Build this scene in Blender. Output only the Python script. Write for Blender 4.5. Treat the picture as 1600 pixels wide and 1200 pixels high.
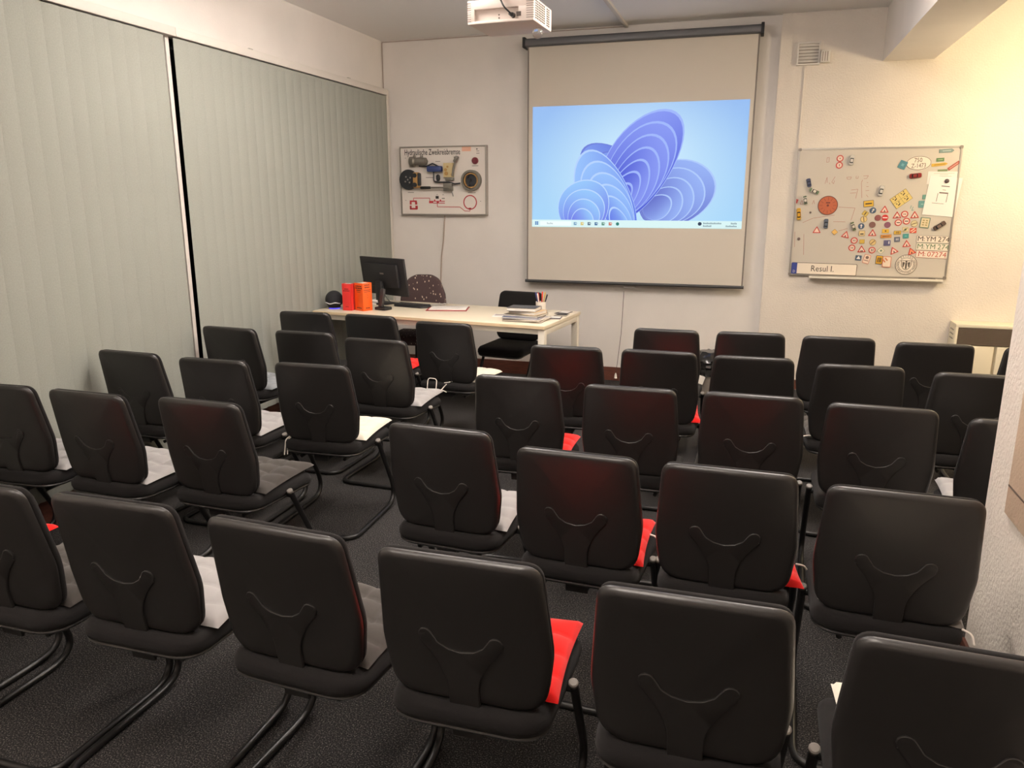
import bpy, bmesh, math, random
from mathutils import Vector, Matrix
random.seed(7)
S = bpy.context.scene
COL = S.collection
PI = math.pi
for _o in list(bpy.data.objects):
    bpy.data.objects.remove(_o)

# ------------------------------------------------------------------ camera
CAM_H, FPX = 1.66, 1198.05
YAW, PITCH = 0.302596, 0.237046
fwd = Vector((-math.sin(YAW) * math.cos(PITCH), math.cos(YAW) * math.cos(PITCH), -math.sin(PITCH)))
right = Vector((math.cos(YAW), math.sin(YAW), 0))
down = fwd.cross(right)
EYE = Vector((0, 0, CAM_H))
cam_d = bpy.data.cameras.new('camera')
cam_d.sensor_width = 36
cam_d.lens = FPX * 36 / 1600
cam_d.clip_start = 0.05
cam = bpy.data.objects.new('camera', cam_d)
COL.objects.link(cam)
cam.matrix_world = Matrix(((right.x, -down.x, -fwd.x, EYE.x), (right.y, -down.y, -fwd.y, EYE.y),
                           (right.z, -down.z, -fwd.z, EYE.z), (0, 0, 0, 1)))
S.camera = cam


def ray(px, py):
    return right * ((px - 800) / FPX) + down * ((py - 600) / FPX) + fwd


def at_y(px, py, Y):
    r = ray(px, py)
    return EYE + r * (Y / r.y)


def at_z(px, py, Z):
    r = ray(px, py)
    return EYE + r * ((Z - CAM_H) / r.z)


# ------------------------------------------------------------------ world, exposure
W = bpy.data.worlds.new('world')
S.world = W
W.use_nodes = True
W.node_tree.nodes['Background'].inputs[0].default_value = (1.0, 0.88, 0.74, 1)
W.node_tree.nodes['Background'].inputs[1].default_value = 0.02
S.view_settings.view_transform = 'Standard'
S.view_settings.look = 'None'
S.view_settings.gamma = 1
S.view_settings.use_curve_mapping = False
S.view_settings.exposure = 0.42
# the room's lamps: (x, y, length, width, strength, colour) of the ceiling luminaires
LUMINAIRES = [(-1.85, 3.95, 1.25, 0.20, 46.0, (1.0, 0.91, 0.84)),
              (-2.10, 0.30, 1.25, 0.20, 24.0, (1.0, 0.88, 0.78)),
              (0.20, 3.90, 1.25, 0.20, 46.0, (1.0, 0.91, 0.84)),
              (-0.60, 0.90, 1.25, 0.20, 36.0, (1.0, 0.88, 0.78)),
              (2.35, 2.00, 1.25, 0.20, 26.0, (1.0, 0.82, 0.62))]
DROPS = [0.09, 0.09, 0.09, 0.30, 0.09]        # how far the luminaires hang below the ceiling
PENDANT = (2.25, 5.85, 2.28, 0.13, 95.0, (1.0, 0.80, 0.50))   # warm globe lamp in the bay right of the beam



# ------------------------------------------------------------------ materials
def lin(c):
    return tuple(((v / 255) / 12.92 if v / 255 <= 0.04045 else ((v / 255 + 0.055) / 1.055) ** 2.4) for v in c)


MATS = {}


def mat(name, rgb, rough=0.6, metal=0.0, bump=0.0, bscale=200.0, var=0.0, vscale=30.0, spec=0.5, sheen=0.0,
        trans=0.0, emit=0.0, detail=3.0, aniso=None):
    if name in MATS:
        return MATS[name]
    m = bpy.data.materials.new(name)
    m.use_nodes = True
    nt = m.node_tree
    b = nt.nodes['Principled BSDF']
    col = lin(rgb)
    b.inputs['Base Color'].default_value = (*col, 1)
    b.inputs['Roughness'].default_value = rough
    b.inputs['Metallic'].default_value = metal
    b.inputs['Specular IOR Level'].default_value = spec
    b.inputs['Sheen Weight'].default_value = sheen
    b.inputs['Transmission Weight'].default_value = trans
    if emit:
        b.inputs['Emission Color'].default_value = (*col, 1)
        b.inputs['Emission Strength'].default_value = emit
    if bump or var:
        tc = nt.nodes.new('ShaderNodeTexCoord')
        mp = nt.nodes.new('ShaderNodeMapping')
        nt.links.new(tc.outputs['Object'], mp.inputs[0])
        if aniso:
            mp.inputs['Scale'].default_value = aniso
    if bump:
        n = nt.nodes.new('ShaderNodeTexNoise')
        n.inputs['Scale'].default_value = bscale
        n.inputs['Detail'].default_value = detail
        nt.links.new(mp.outputs[0], n.inputs['Vector'])
        bp = nt.nodes.new('ShaderNodeBump')
        bp.inputs['Strength'].default_value = min(1, bump)
        bp.inputs['Distance'].default_value = 0.004 * max(1, bump)
        nt.links.new(n.outputs['Fac'], bp.inputs['Height'])
        nt.links.new(bp.outputs['Normal'], b.inputs['Normal'])
    if var:
        n2 = nt.nodes.new('ShaderNodeTexNoise')
        n2.inputs['Scale'].default_value = vscale
        n2.inputs['Detail'].default_value = 4
        nt.links.new(mp.outputs[0], n2.inputs['Vector'])
        r = nt.nodes.new('ShaderNodeValToRGB')
        r.color_ramp.elements[0].position = 0.3
        r.color_ramp.elements[1].position = 0.7
        r.color_ramp.elements[0].color = (*[max(0, c * (1 - var)) for c in col], 1)
        r.color_ramp.elements[1].color = (*[min(1, c * (1 + var)) for c in col], 1)
        nt.links.new(n2.outputs['Fac'], r.inputs[0])
        nt.links.new(r.outputs[0], b.inputs['Base Color'])
    MATS[name] = m
    return m


M_WALL = mat('wall_plaster', (222, 216, 210), 0.85, bump=0.25, bscale=90, var=0.03, vscale=3)
M_ROUGH = mat('rough_plaster', (220, 211, 200), 0.85, bump=0.8, bscale=75, var=0.03, vscale=4, detail=2)
M_CEIL = mat('ceiling_paint', (236, 234, 232), 0.9, bump=0.1, bscale=60)
M_WOOD = mat('baseboard_wood', (92, 52, 40), 0.5, var=0.3, vscale=12, aniso=(1, 1, 8))
M_SLAT = mat('blind_fabric', (150, 152, 144), 0.9, bump=0.35, bscale=350, var=0.05, vscale=140, spec=0.15)
M_RAIL = mat('white_aluminium', (212, 206, 198), 0.45)
M_GLASSD = mat('night_glass', (14, 15, 17), 0.08)
M_SHELL = mat('black_plastic', (36, 34, 33), 0.38, bump=0.08, bscale=900, spec=0.6)
M_PAD = mat('black_upholstery', (30, 28, 28), 0.95, bump=0.4, bscale=700, spec=0.15, sheen=0.05)
M_TUBE = mat('black_steel', (26, 25, 25), 0.38, spec=0.5)
M_CAP = mat('grey_plastic_cap', (120, 114, 108), 0.5)
M_DESK = mat('desk_laminate', (226, 214, 190), 0.45, var=0.03, vscale=9, aniso=(1, 10, 1))
M_DESKE = mat('desk_edge', (218, 196, 160), 0.5)
M_STEELW = mat('white_steel', (222, 215, 200), 0.4)
M_BLACK = mat('matt_black', (24, 24, 26), 0.55)
M_GLOSSB = mat('gloss_black', (18, 18, 20), 0.25)
M_WHITE = mat('white_plastic', (225, 218, 210), 0.5)
M_PAPER = mat('paper', (228, 222, 214), 0.85)
M_ALU = mat('aluminium', (170, 165, 158), 0.35, metal=0.7)
M_INK = mat('black_ink', (40, 34, 32), 0.7)
M_REDINK = mat('red_ink', (170, 50, 40), 0.7)


def carpet():
    m = bpy.data.materials.new('charcoal_carpet')
    m.use_nodes = True
    nt = m.node_tree
    b = nt.nodes['Principled BSDF']
    b.inputs['Roughness'].default_value = 1.0
    b.inputs['Specular IOR Level'].default_value = 0.1
    tc = nt.nodes.new('ShaderNodeTexCoord')
    n = nt.nodes.new('ShaderNodeTexNoise')
    n.inputs['Scale'].default_value = 210
    n.inputs['Detail'].default_value = 2
    nt.links.new(tc.outputs['Object'], n.inputs['Vector'])
    r = nt.nodes.new('ShaderNodeValToRGB')
    e = r.color_ramp.elements
    e[0].position, e[0].color = 0.42, (*lin((38, 37, 37)), 1)
    e[1].position, e[1].color = 0.74, (*lin((118, 114, 110)), 1)
    k = e.new(0.56)
    k.color = (*lin((58, 56, 56)), 1)
    nt.links.new(n.outputs['Fac'], r.inputs[0])
    nt.links.new(r.outputs[0], b.inputs['Base Color'])
    bp = nt.nodes.new('ShaderNodeBump')
    bp.inputs['Strength'].default_value = 0.7
    bp.inputs['Distance'].default_value = 0.004
    nt.links.new(n.outputs['Fac'], bp.inputs['Height'])
    nt.links.new(bp.outputs['Normal'], b.inputs['Normal'])
    return m


M_CARPET = carpet()


def emissive(name, rgb, strength, linear=False):
    m = bpy.data.materials.new(name)
    m.use_nodes = True
    nt = m.node_tree
    nt.nodes.remove(nt.nodes['Principled BSDF'])
    e = nt.nodes.new('ShaderNodeEmission')
    e.inputs[0].default_value = (*(rgb if linear else lin(rgb)), 1)
    e.inputs[1].default_value = strength
    nt.links.new(e.outputs[0], nt.nodes['Material Output'].inputs[0])
    return m


# ------------------------------------------------------------------ geometry helpers
def nb():
    return bmesh.new()


def finish(name, bm, material, parent=None, loc=None, smooth=True, angle=40):
    bmesh.ops.recalc_face_normals(bm, faces=bm.faces)
    me = bpy.data.meshes.new(name)
    bm.to_mesh(me)
    bm.free()
    if material:
        me.materials.append(material)
    if smooth:
        me.shade_smooth()
        me.set_sharp_from_angle(angle=math.radians(angle))
    o = bpy.data.objects.new(name, me)
    COL.objects.link(o)
    if parent:
        o.parent = parent
    if loc is not None:
        o.location = loc
    return o


def tag(o, label, cat, group=None):
    o['label'] = label
    o['category'] = cat
    if group:
        o['group'] = group
    return o


def thing(name, label, cat, loc=(0, 0, 0), rz=0.0, group=None):
    o = bpy.data.objects.new(name, None)
    o.empty_display_size = 0.05
    COL.objects.link(o)
    o.location = loc
    o.rotation_euler = (0, 0, rz)
    return tag(o, label, cat, group)


def structure(o):
    o['kind'] = 'structure'
    return o


def box(bm, c, s, bev=0.0, rot=None, seg=2):
    r = bmesh.ops.create_cube(bm, size=1)
    vs = r['verts']
    for v in vs:
        v.co = Vector((v.co.x * s[0], v.co.y * s[1], v.co.z * s[2]))
    if bev > 0:
        es = list({e for v in vs for e in v.link_edges})
        rb = bmesh.ops.bevel(bm, geom=es, offset=bev, segments=seg, profile=0.5, affect='EDGES')
        vs = list({v for f in rb['faces'] for v in f.verts} | {v for v in vs if v.is_valid})
    for v in vs:
        p = v.co
        if rot is not None:
            p = rot @ p
        v.co = p + Vector(c)
    return vs


def b2(bm, lo, hi, bev=0.0):
    return box(bm, [(a + b) / 2 for a, b in zip(lo, hi)], [abs(b - a) for a, b in zip(lo, hi)], bev)


def fillet(pts, rads, n=6, closed=False):
    pts = [Vector(p) for p in pts]
    if not hasattr(rads, '__len__'):
        rads = [rads] * len(pts)
    out = []
    N = len(pts)
    for i, p in enumerate(pts):
        if not closed and i in (0, N - 1) or rads[i] <= 0:
            out.append(p)
            continue
        a = (pts[i - 1] - p)
        b = (pts[(i + 1) % N] - p)
        la, lb = a.length, b.length
        a.normalize()
        b.normalize()
        ang = a.angle(b)
        d = min(rads[i] / math.tan(ang / 2), la * 0.49, lb * 0.49)
        s, e = p + a * d, p + b * d
        for k in range(n + 1):
            t = k / n
            out.append(s * (1 - t) ** 2 + p * 2 * t * (1 - t) + e * t ** 2)
    return out


def tube(bm, pts, r, seg=10, closed=False, caps=True):
    pts = [Vector(p) for p in pts]
    N = len(pts)
    rings = []
    prev = None
    for i, p in enumerate(pts):
        if closed:
            d = pts[(i + 1) % N] - pts[i - 1]
        else:
            d = pts[min(i + 1, N - 1)] - pts[max(i - 1, 0)]
        d.normalize()
        if prev is None:
            up = Vector((0, 0, 1)) if abs(d.z) < 0.9 else Vector((1, 0, 0))
            n = d.cross(up).normalized()
        else:
            n = (prev - d * prev.dot(d)).normalized()
        prev = n
        m = d.cross(n)
        rr = r[i] if hasattr(r, '__len__') else r
        rings.append([bm.verts.new(p + (n * math.cos(2 * PI * k / seg) + m * math.sin(2 * PI * k / seg)) * rr)
                      for k in range(seg)])
    for i in range(N if closed else N - 1):
        a, b = rings[i], rings[(i + 1) % N]
        for k in range(seg):
            bm.faces.new((a[k], a[(k + 1) % seg], b[(k + 1) % seg], b[k]))
    if caps and not closed:
        bm.faces.new(rings[0][::-1])
        bm.faces.new(rings[-1])


def cyl(bm, p0, p1, r, seg=16):
    tube(bm, [p0, p1], r, seg)


def loft(bm, rings, cap0=True, cap1=True):
    vr = [[bm.verts.new(p) for p in ring] for ring in rings]
    n = len(vr[0])
    for a, b in zip(vr, vr[1:]):
        for k in range(n):
            bm.faces.new((a[k], a[(k + 1) % n], b[(k + 1) % n], b[k]))
    if cap0:
        bm.faces.new(vr[0][::-1])
    if cap1:
        bm.faces.new(vr[-1])
    return vr


def lathe(bm, prof, o=(0, 0, 0), seg=24):
    o = Vector(o)
    rings = [[o + Vector((max(r, 1e-4) * math.cos(2 * PI * k / seg), max(r, 1e-4) * math.sin(2 * PI * k / seg), z))
              for k in range(seg)] for r, z in prof]
    loft(bm, rings)


def sheet(bm, poly, y0, y1):
    """prism of an (x, z) outline between two y planes"""
    loft(bm, [[Vector((x, y0, z)) for x, z in poly], [Vector((x, y1, z)) for x, z in poly]])


def circ(cx, cz, r, n=24, rz=None, a0=0.0):
    rz = rz or r
    return [(cx + r * math.cos(a0 + 2 * PI * k / n), cz + rz * math.sin(a0 + 2 * PI * k / n)) for k in range(n)]


def rot2(poly, a, c=(0, 0)):
    ca, sa = math.cos(a), math.sin(a)
    return [(c[0] + (x * ca - z * sa), c[1] + (x * sa + z * ca)) for x, z in poly]


def rrect(w, h, r=0.0, n=4):
    p = [(-w / 2, -h / 2), (w / 2, -h / 2), (w / 2, h / 2), (-w / 2, h / 2)]
    if r <= 0:
        return p
    q = fillet([(x, z, 0) for x, z in p], r, n, closed=True)
    return [(v.x, v.y) for v in q]


def ring_sheet(bm, outer, inner, y0, y1):
    n = len(outer)
    vs = [[bm.verts.new((x, y, z)) for x, z in poly] for y in (y0, y1) for poly in (outer, inner)]
    o0, i0, o1, i1 = vs
    for k in range(n):
        j = (k + 1) % n
        bm.faces.new((o0[k], o0[j], i0[j], i0[k]))
        bm.faces.new((o1[k], i1[k], i1[j], o1[j]))
        bm.faces.new((o0[k], o1[k], o1[j], o0[j]))
        bm.faces.new((i0[k], i0[j], i1[j], i1[k]))


def text_into(bm, body, size, M, sx=1.0, thick=0.0006, fit=None, bold=0.0):
    """flat lettering, centred, added to bm through matrix M (text lies in its xy plane)"""
    cu = bpy.data.curves.new('t', 'FONT')
    cu.body = body
    cu.size = size
    cu.align_x = 'CENTER'
    cu.align_y = 'CENTER'
    cu.extrude = thick / 2
    cu.resolution_u = 2
    cu.offset = bold * size
    o = bpy.data.objects.new('t', cu)
    COL.objects.link(o)
    dg = bpy.context.evaluated_depsgraph_get()
    me = bpy.data.meshes.new_from_object(o.evaluated_get(dg))
    if fit:
        xs = [v.co.x for v in me.vertices]
        sx = fit / (max(xs) - min(xs))
        me.transform(Matrix.Translation((-(max(xs) + min(xs)) / 2, 0, 0)))
    me.transform(M @ Matrix.Diagonal((sx, 1, 1, 1)))
    bm.from_mesh(me)
    bpy.data.objects.remove(o)
    bpy.data.curves.remove(cu)
    bpy.data.meshes.remove(me)


def wall_text(name, body, size, x, y, z, m, parent, sx=1.0, ang=0.0, fit=None, bold=0.0):
    """lettering on a plane that faces the seats (-y)"""
    bm = nb()
    text_into(bm, body, size, Matrix.Translation((x, y, z)) @ Matrix.Rotation(PI / 2, 4, 'X') @ Matrix.Rotation(ang, 4, 'Z'), sx, fit=fit, bold=bold)
    return finish(name, bm, m, parent, smooth=False)


def clone(root, loc, rz, label, group=None):
    r = root.copy()
    COL.objects.link(r)
    r.location = loc
    r.rotation_euler = (0, 0, rz)
    r['label'] = label
    if group:
        r['group'] = group
    for ch in list(root.children):
        c = ch.copy()
        COL.objects.link(c)
        c.parent = r
        for g in list(ch.children):
            d = g.copy()
            COL.objects.link(d)
            d.parent = c
    return r


# ------------------------------------------------------------------ the room
D = 7.0            # front wall
CZ = 3.09          # ceiling
XL = -3.465        # window wall
XR, YB = 3.6, -1.7
YR = 6.96          # face of the plaster bay right of the screen


def slab(name, lo, hi, m):
    bm = nb()
    b2(bm, lo, hi)
    return structure(finish(name, bm, m, smooth=False))


slab('floor', (XL - 0.3, YB, -0.1), (XR, D + 0.1, 0), M_CARPET)
slab('ceiling', (XL - 0.3, YB, CZ), (XR, D + 0.1, CZ + 0.1), M_CEIL)
slab('wall_front', (XL - 0.1, D, 0), (0.085, D + 0.15, CZ), M_WALL)
slab('wall_front_right', (0.085, YR, 0), (XR, D + 0.15, CZ), M_ROUGH)
slab('wall_left', (XL - 0.15, YB, 2.63), (XL, D, CZ), M_WALL)
slab('wall_left_lower', (XL - 0.15, YB, 0), (XL, D, 0.16), M_WALL)
slab('wall_left_rear', (XL - 0.15, YB, 0.16), (XL, 1.5, 2.63), M_WALL)
slab('wall_right', (XR, YB, 0), (XR + 0.1, D + 0.1, CZ), M_ROUGH)
slab('wall_back', (XL - 0.3, YB - 0.1, 0), (XR, YB, CZ), M_WALL)
slab('trim_beam', (0.85, YB, 2.70), (1.21, YR, CZ), M_WALL)
slab('wall_pillar', (0.85, 0.9, 0), (1.21, 2.945, 2.70), M_ROUGH)
slab('baseboard_front', (XL, D - 0.018, 0), (0.085, D, 0.125), M_WOOD)
slab('baseboard_front_right', (0.085, YR - 0.018, 0), (XR, YR, 0.125), M_WOOD)
slab('baseboard_left', (XL, YB, 0), (XL + 0.02, D - 0.018, 0.13), M_WOOD)
slab('baseboard_pillar', (0.838, 0.9, 0), (0.85, 2.945, 0.07), M_WOOD)

# window behind the blinds: dark night glass in a white frame
win = structure(thing('window_1', 'dark night window behind the blinds', 'window', (XL, 4.2, 0.16)))
del win['label'], win['category']
for y0, y1 in ((1.5, 4.03), (4.09, 6.90)):
    bm = nb()
    b2(bm, (-0.06, y0 - 4.2, 0), (-0.05, y1 - 4.2, 2.47))
    finish('pane', bm, M_GLASSD, win, smooth=False)
bm = nb()
b2(bm, (-0.07, 4.052 - 4.2, 0), (0.050, 4.084 - 4.2, 2.47), 0.004)
finish('mullion', bm, M_RAIL, win)
bm = nb()
b2(bm, (-0.07, 6.90 - 4.2, 0), (0.085, 6.925 - 4.2, 2.49), 0.003)
finish('jamb', bm, M_RAIL, win)
bm = nb()
b2(bm, (-0.07, 6.935 - 4.2, 0), (0.07, 6.975 - 4.2, 2.49), 0.003)
finish('jamb', bm, M_RAIL, win)
bm = nb()
b2(bm, (-0.07, 1.5 - 4.2, -0.01), (0.0, 6.97 - 4.2, 0.02), 0.004)
finish('sill', bm, M_RAIL, win)
# ------------------------------------------------------------------ ceiling luminaires (above and outside the frame)
LAB = {0: 'long ceiling luminaire over the window side of the front rows', 1: 'long ceiling luminaire over the last rows on the window side',
       2: 'long ceiling luminaire over the middle of the seats', 3: 'long ceiling luminaire over the last rows in the middle',
       4: 'warm ceiling luminaire beside the pillar, right of the beam'}
for i, (x, y, L, w, st, c) in enumerate(LUMINAIRES):
    DROP = DROPS[i]
    t = thing('ceiling_luminaire', LAB[i], 'lamp', (x, y, CZ), 0, 'ceiling luminaires')
    bm = nb()
    for yy in (-L * 0.35, L * 0.35):
        cyl(bm, (0, yy, -DROP), (0, yy, 0), 0.006, 8)
        cyl(bm, (0, yy, -0.008), (0, yy, 0), 0.03, 12)
    finish('suspension', bm, M_WHITE, t)
    bm = nb()
    b2(bm, (-0.04, -L / 2 - 0.01, -DROP - 0.015), (0.04, L / 2 + 0.01, -DROP), 0.004)
    finish('housing', bm, M_WHITE, t)
    bm = nb()
    b2(bm, (-w / 2, -L / 2, -DROP - 0.075), (w / 2, L / 2, -DROP - 0.015), 0.012)
    finish('diffuser', bm, emissive('lamp_glow_%d' % i, c, st, True), t)

px_, py_, pz_, pr_g, ps_, pc_ = PENDANT
t = thing('pendant_lamp', 'warm globe pendant lamp in the bay right of the beam', 'lamp', (px_, py_, pz_))
bm = nb()
bmesh.ops.create_uvsphere(bm, u_segments=24, v_segments=14, radius=pr_g)
finish('globe', bm, emissive('globe_glow', pc_, ps_, True), t, angle=180)
bm = nb()
cyl(bm, (0, 0, pr_g - 0.01), (0, 0, pr_g + 0.05), 0.03)
cyl(bm, (0, 0, pr_g + 0.04), (0, 0, CZ - pz_), 0.004, 8)
finish('cord', bm, M_WHITE, t)

# ------------------------------------------------------------------ vertical blinds
PITCHB, SLW = 0.103, 0.119
bm = nb()
pr = []
for k in range(7):
    u = k / 6 * 2 - 1
    pr.append((0.006 * (1 - u * u), u * SLW / 2))
out = pr + [(a + 0.0016, b) for a, b in reversed(pr)]
loft(bm, [[Vector((a, b, z)) for a, b in out] for z in (0.0, 0.8, 1.6, 2.44)])
slat0 = finish('slat', bm, M_SLAT, None)
slat_me = slat0.data
bpy.data.objects.remove(slat0)


def blind(label, y0, y1, yr):
    t = thing('vertical_blind', label, 'blind', (-3.392, y0, 0.15), 0, 'vertical blinds over the window wall')
    bm = nb()
    b2(bm, (-0.07, 0.0, 2.448), (0.022, yr - y0, 2.50), 0.004)
    hr = finish('head_rail', bm, M_RAIL, t)
    for f in (0.27, 0.76):
        bm = nb()
        b2(bm, (-0.012, (y1 - y0) * f - 0.02, 2.50), (0.01, (y1 - y0) * f + 0.02, 2.508), 0.001)
        finish('bracket', bm, M_ALU, hr)
    n = int(round((y1 - y0) / PITCHB))
    for k in range(n):
        o = bpy.data.objects.new('slat', slat_me)
        COL.objects.link(o)
        o.parent = t
        o.location = (0.004 + random.uniform(-.001, .001), PITCHB * (k + 0.5), 0)
        o.rotation_euler = (0, 0, math.radians(-5 + random.uniform(-1.2, 1.2)))
    return t


blind('grey vertical slat blind left of the dark gap, nearer the last rows', 1.52, 4.02, 4.098)
blind('grey vertical slat blind between the dark gap and the front wall', 4.10, 6.875, 6.895)

# ------------------------------------------------------------------ chairs
HB = 0.877


def back_y(x, z):
    """rear surface of the backrest: leans back and wraps slightly forward at the sides"""
    t = (HB - z) / 0.42
    return 0.072 * t + 0.020 * math.sin(min(1, max(0, t)) * PI) * 0.35 + 0.42 * x * x


OUT_HALF = [(0.197, 0.877), (0.216, 0.62), (0.196, 0.462)]
_p = [(x, z, 0) for x, z in OUT_HALF] + [(-x, z, 0) for x, z in reversed(OUT_HALF)]
BACK_OUT = [(v.x, v.y) for v in fillet(_p, [0.045, 0.25, 0.075, 0.075, 0.25, 0.045], 6, closed=True)]


def back_ring(scale_in, dy):
    """outline pulled in by scale_in metres, moved forward by dy"""
    r = []
    cz = 0.668
    for x, z in BACK_OUT:
        kx = 1 - scale_in / 0.205
        kz = 1 - scale_in / 0.21
        X, Z = x * kx, cz + (z - cz) * kz
        r.append(Vector((X, back_y(X, Z) + dy, Z)))
    return r


def make_chair():
    t = thing('conference_chair', '', 'chair', (0, 0, 0), 0, 'black conference chairs set out in rows')
    bm = nb()
    loft(bm, [back_ring(i, d) for i, d in ((0.20, 0), (0.15, 0), (0.09, 0), (0.04, 0), (0.017, 0), (0.011, 0.0012), (0.0055, 0.0045), (0.002, 0.009), (0.0, 0.015),
                                           (0.0, 0.019), (0.004, 0.022), (0.06, 0.022), (0.2, 0.022))])
    finish('back_shell', bm, M_SHELL, t, angle=60)
    bm = nb()
    loft(bm, [back_ring(i, d) for i, d in ((0.20, 0.0225), (0.02, 0.0225), (0.006, 0.0225), (0.001, 0.029), (0.002, 0.040), (0.012, 0.050),
                                           (0.04, 0.055), (0.1, 0.057), (0.2, 0.057))])
    finish('back_pad', bm, M_PAD, t, angle=60)
    # Y shaped bracket
    R = [(0.039, 0.36), (0.039, 0.535), (0.066, 0.595), (0.1035, 0.640)]
    tip = [(0.0875 + 0.019 * math.cos(a), 0.655 + 0.019 * math.sin(a)) for a in [math.radians(d) for d in (-40, -10, 20, 50, 80, 110, 135)]]
    val = [(0.055, 0.640), (0.032, 0.6265), (0.0, 0.621)]
    rs = [(v.x, v.y) for v in fillet([(x, z, 0) for x, z in R], [0, 0.12, 0.2, 0], 5)] + tip + val
    poly = rs + [(-x, z) for x, z in reversed(rs[:-1])]
    bm = nb()
    loft(bm, [[Vector((x, back_y(x, z) + dy, z)) for x, z in poly] for dy in (0.004, -0.003)], cap1=False)
    _c = Vector((0, 0))
    inner = []
    for k_, (x, z) in enumerate(poly):
        p0, p1 = Vector(poly[k_ - 1]), Vector(poly[(k_ + 1) % len(poly)])
        d_ = (p1 - p0).normalized()
        inner.append((x - d_.y * 0.002, z + d_.x * 0.002))
    a = [bm.verts.new((x, back_y(x, z) - 0.003, z)) for x, z in poly]
    b = [bm.verts.new((x, back_y(x, z) - 0.0045, z)) for x, z in inner]
    n = len(a)
    for k in range(n):
        bm.faces.new((a[k], a[(k + 1) % n], b[(k + 1) % n], b[k]))
    f = bm.faces.new(b)
    bmesh.ops.remove_doubles(bm, verts=bm.verts, dist=1e-5)
    bmesh.ops.triangulate(bm, faces=[f for f in bm.faces if len(f.verts) > 4])
    # foot of the bracket running forward under the seat
    b2(bm, (-0.039, 0.085, 0.365), (0.039, 0.30, 0.382), 0.003)
    finish('back_bracket', bm, M_SHELL, t, angle=35)
    # seat
    so = [(v.x, v.y) for v in fillet([(-0.205, 0.045, 0), (0.205, 0.045, 0), (0.214, 0.5, 0), (-0.214, 0.5, 0)], [0.085, 0.085, 0.06, 0.06], 6, closed=True)]

    def seat_ring(inn, z, warp=True):
        r = []
        for x, y in so:
            X, Y = x * (1 - inn / 0.21), 0.272 + (y - 0.272) * (1 - inn / 0.228)
            zz = z
            if warp:
                fr = max(0, (Y - 0.36) / 0.14)
                zz = z - 0.022 * fr * fr + 0.012 * max(0, (0.16 - Y) / 0.12) + 0.10 * X * X
            r.append(Vector((X, Y, zz)))
        return r
    bm = nb()
    loft(bm, [seat_ring(i, z) for i, z in ((0.2, 0.400), (0.02, 0.400), (0.004, 0.404), (0.0, 0.418), (0.001, 0.436), (0.010, 0.450), (0.03, 0.456),
                                           (0.08, 0.456), (0.14, 0.454), (0.2, 0.453))])
    finish('seat_pad', bm, M_PAD, t, angle=60)
    bm = nb()
    loft(bm, [seat_ring(i, z) for i, z in ((0.2, 0.382), (0.05, 0.382), (0.012, 0.388), (0.004, 0.396), (0.006, 0.401), (0.2, 0.399))])
    finish('seat_shell', bm, M_SHELL, t, angle=60)
    # cantilever tube
    X = 0.224
    path = [(X, 0.285, 0.425), (X, 0.515, 0.0125), (X, -0.045, 0.0125), (-X, -0.045, 0.0125), (-X, 0.515, 0.0125), (-X, 0.285, 0.425)]
    bm = nb()
    tube(bm, fillet(path, [0, 0.10, 0.075, 0.075, 0.10, 0], 8), 0.0125, 10)
    finish('cantilever_frame', bm, M_TUBE, t)
    bm = nb()
    cyl(bm, (-X, 0.297, 0.400), (X, 0.297, 0.400), 0.010, 10)
    cyl(bm, (-0.12, 0.10, 0.372), (-0.12, 0.42, 0.372), 0.009, 8)
    cyl(bm, (0.12, 0.10, 0.372), (0.12, 0.42, 0.372), 0.009, 8)
    finish('seat_carrier', bm, M_TUBE, t)
    d = Vector((0, -0.23, 0.4125)).normalized()
    for s in (1, -1):
        bm = nb()
        p = Vector((s * X, 0.285, 0.425))
        tube(bm, [p - d * 0.006, p + d * 0.003, p + d * 0.006], [0.0137, 0.0137, 0.010], 12)
        finish('end_cap', bm, M_CAP, t)
    return t


ROWN = ['front row by the desk', 'second row from the desk', 'third row from the desk', 'fourth row from the desk', 'last row nearest the camera']
ORD = ['first', 'second', 'third', 'fourth', 'fifth', 'sixth', 'seventh', 'eighth']
ROWS = [
    [('A', -3.035, 4.711, 2.1), ('B', -2.520, 4.710, -4.0), ('C', -1.910, 4.559, -3.2), ('f', -0.485, 4.720, -0.3), ('g', 0.016, 4.752, 2.5),
     ('h', 0.508, 4.743, 1.6), ('i', 1.004, 4.685, 2.8), ('j', 1.545, 4.690, 1.0)],
    [('D', -3.122, 3.976, -2.7), ('E', -2.584, 3.982, 0.0), ('F', -2.050, 3.876, -1.9), ('a', -0.947, 3.989, 2.2), ('b', -0.447, 4.012, -0.2),
     ('c', 0.036, 3.993, 2.0), ('d', 0.534, 3.931, 3.0), ('e', 1.045, 3.885, 1.0)],
    [('G', -3.125, 3.152, -2.4), ('H', -2.568, 3.121, 1.0), ('I', -2.029, 3.168, 2.9), ('W', -0.990, 3.202, 0.7), ('X', -0.469, 3.163, 0.1),
     ('Y', 0.036, 3.182, -0.8), ('Z', 0.518, 3.141, -2.0), ('z', 1.0, 3.05, -3.0)],
    [('J', -3.12, 2.39, 3.0), ('K', -2.628, 2.396, -1.2), ('L', -2.088, 2.423, -1.7), ('S', -1.026, 2.366, -3.0), ('T', -0.500, 2.240, -2.3),
     ('U', -0.028, 2.231, -1.3), ('V', 0.442, 2.174, -2.0)],
    [('m', -2.62, 1.50, 0.0), ('M', -2.09, 1.47, 0.0), ('N', -1.610, 1.485, 0.7), ('O', -1.094, 1.467, -2.9), ('P', -0.594, 1.450, 0.8),
     ('Q', -0.069, 1.425, 0.6), ('R', 0.427, 1.370, -2.0)]]
CH = {}
PHR = {}
chair0 = make_chair()
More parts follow.
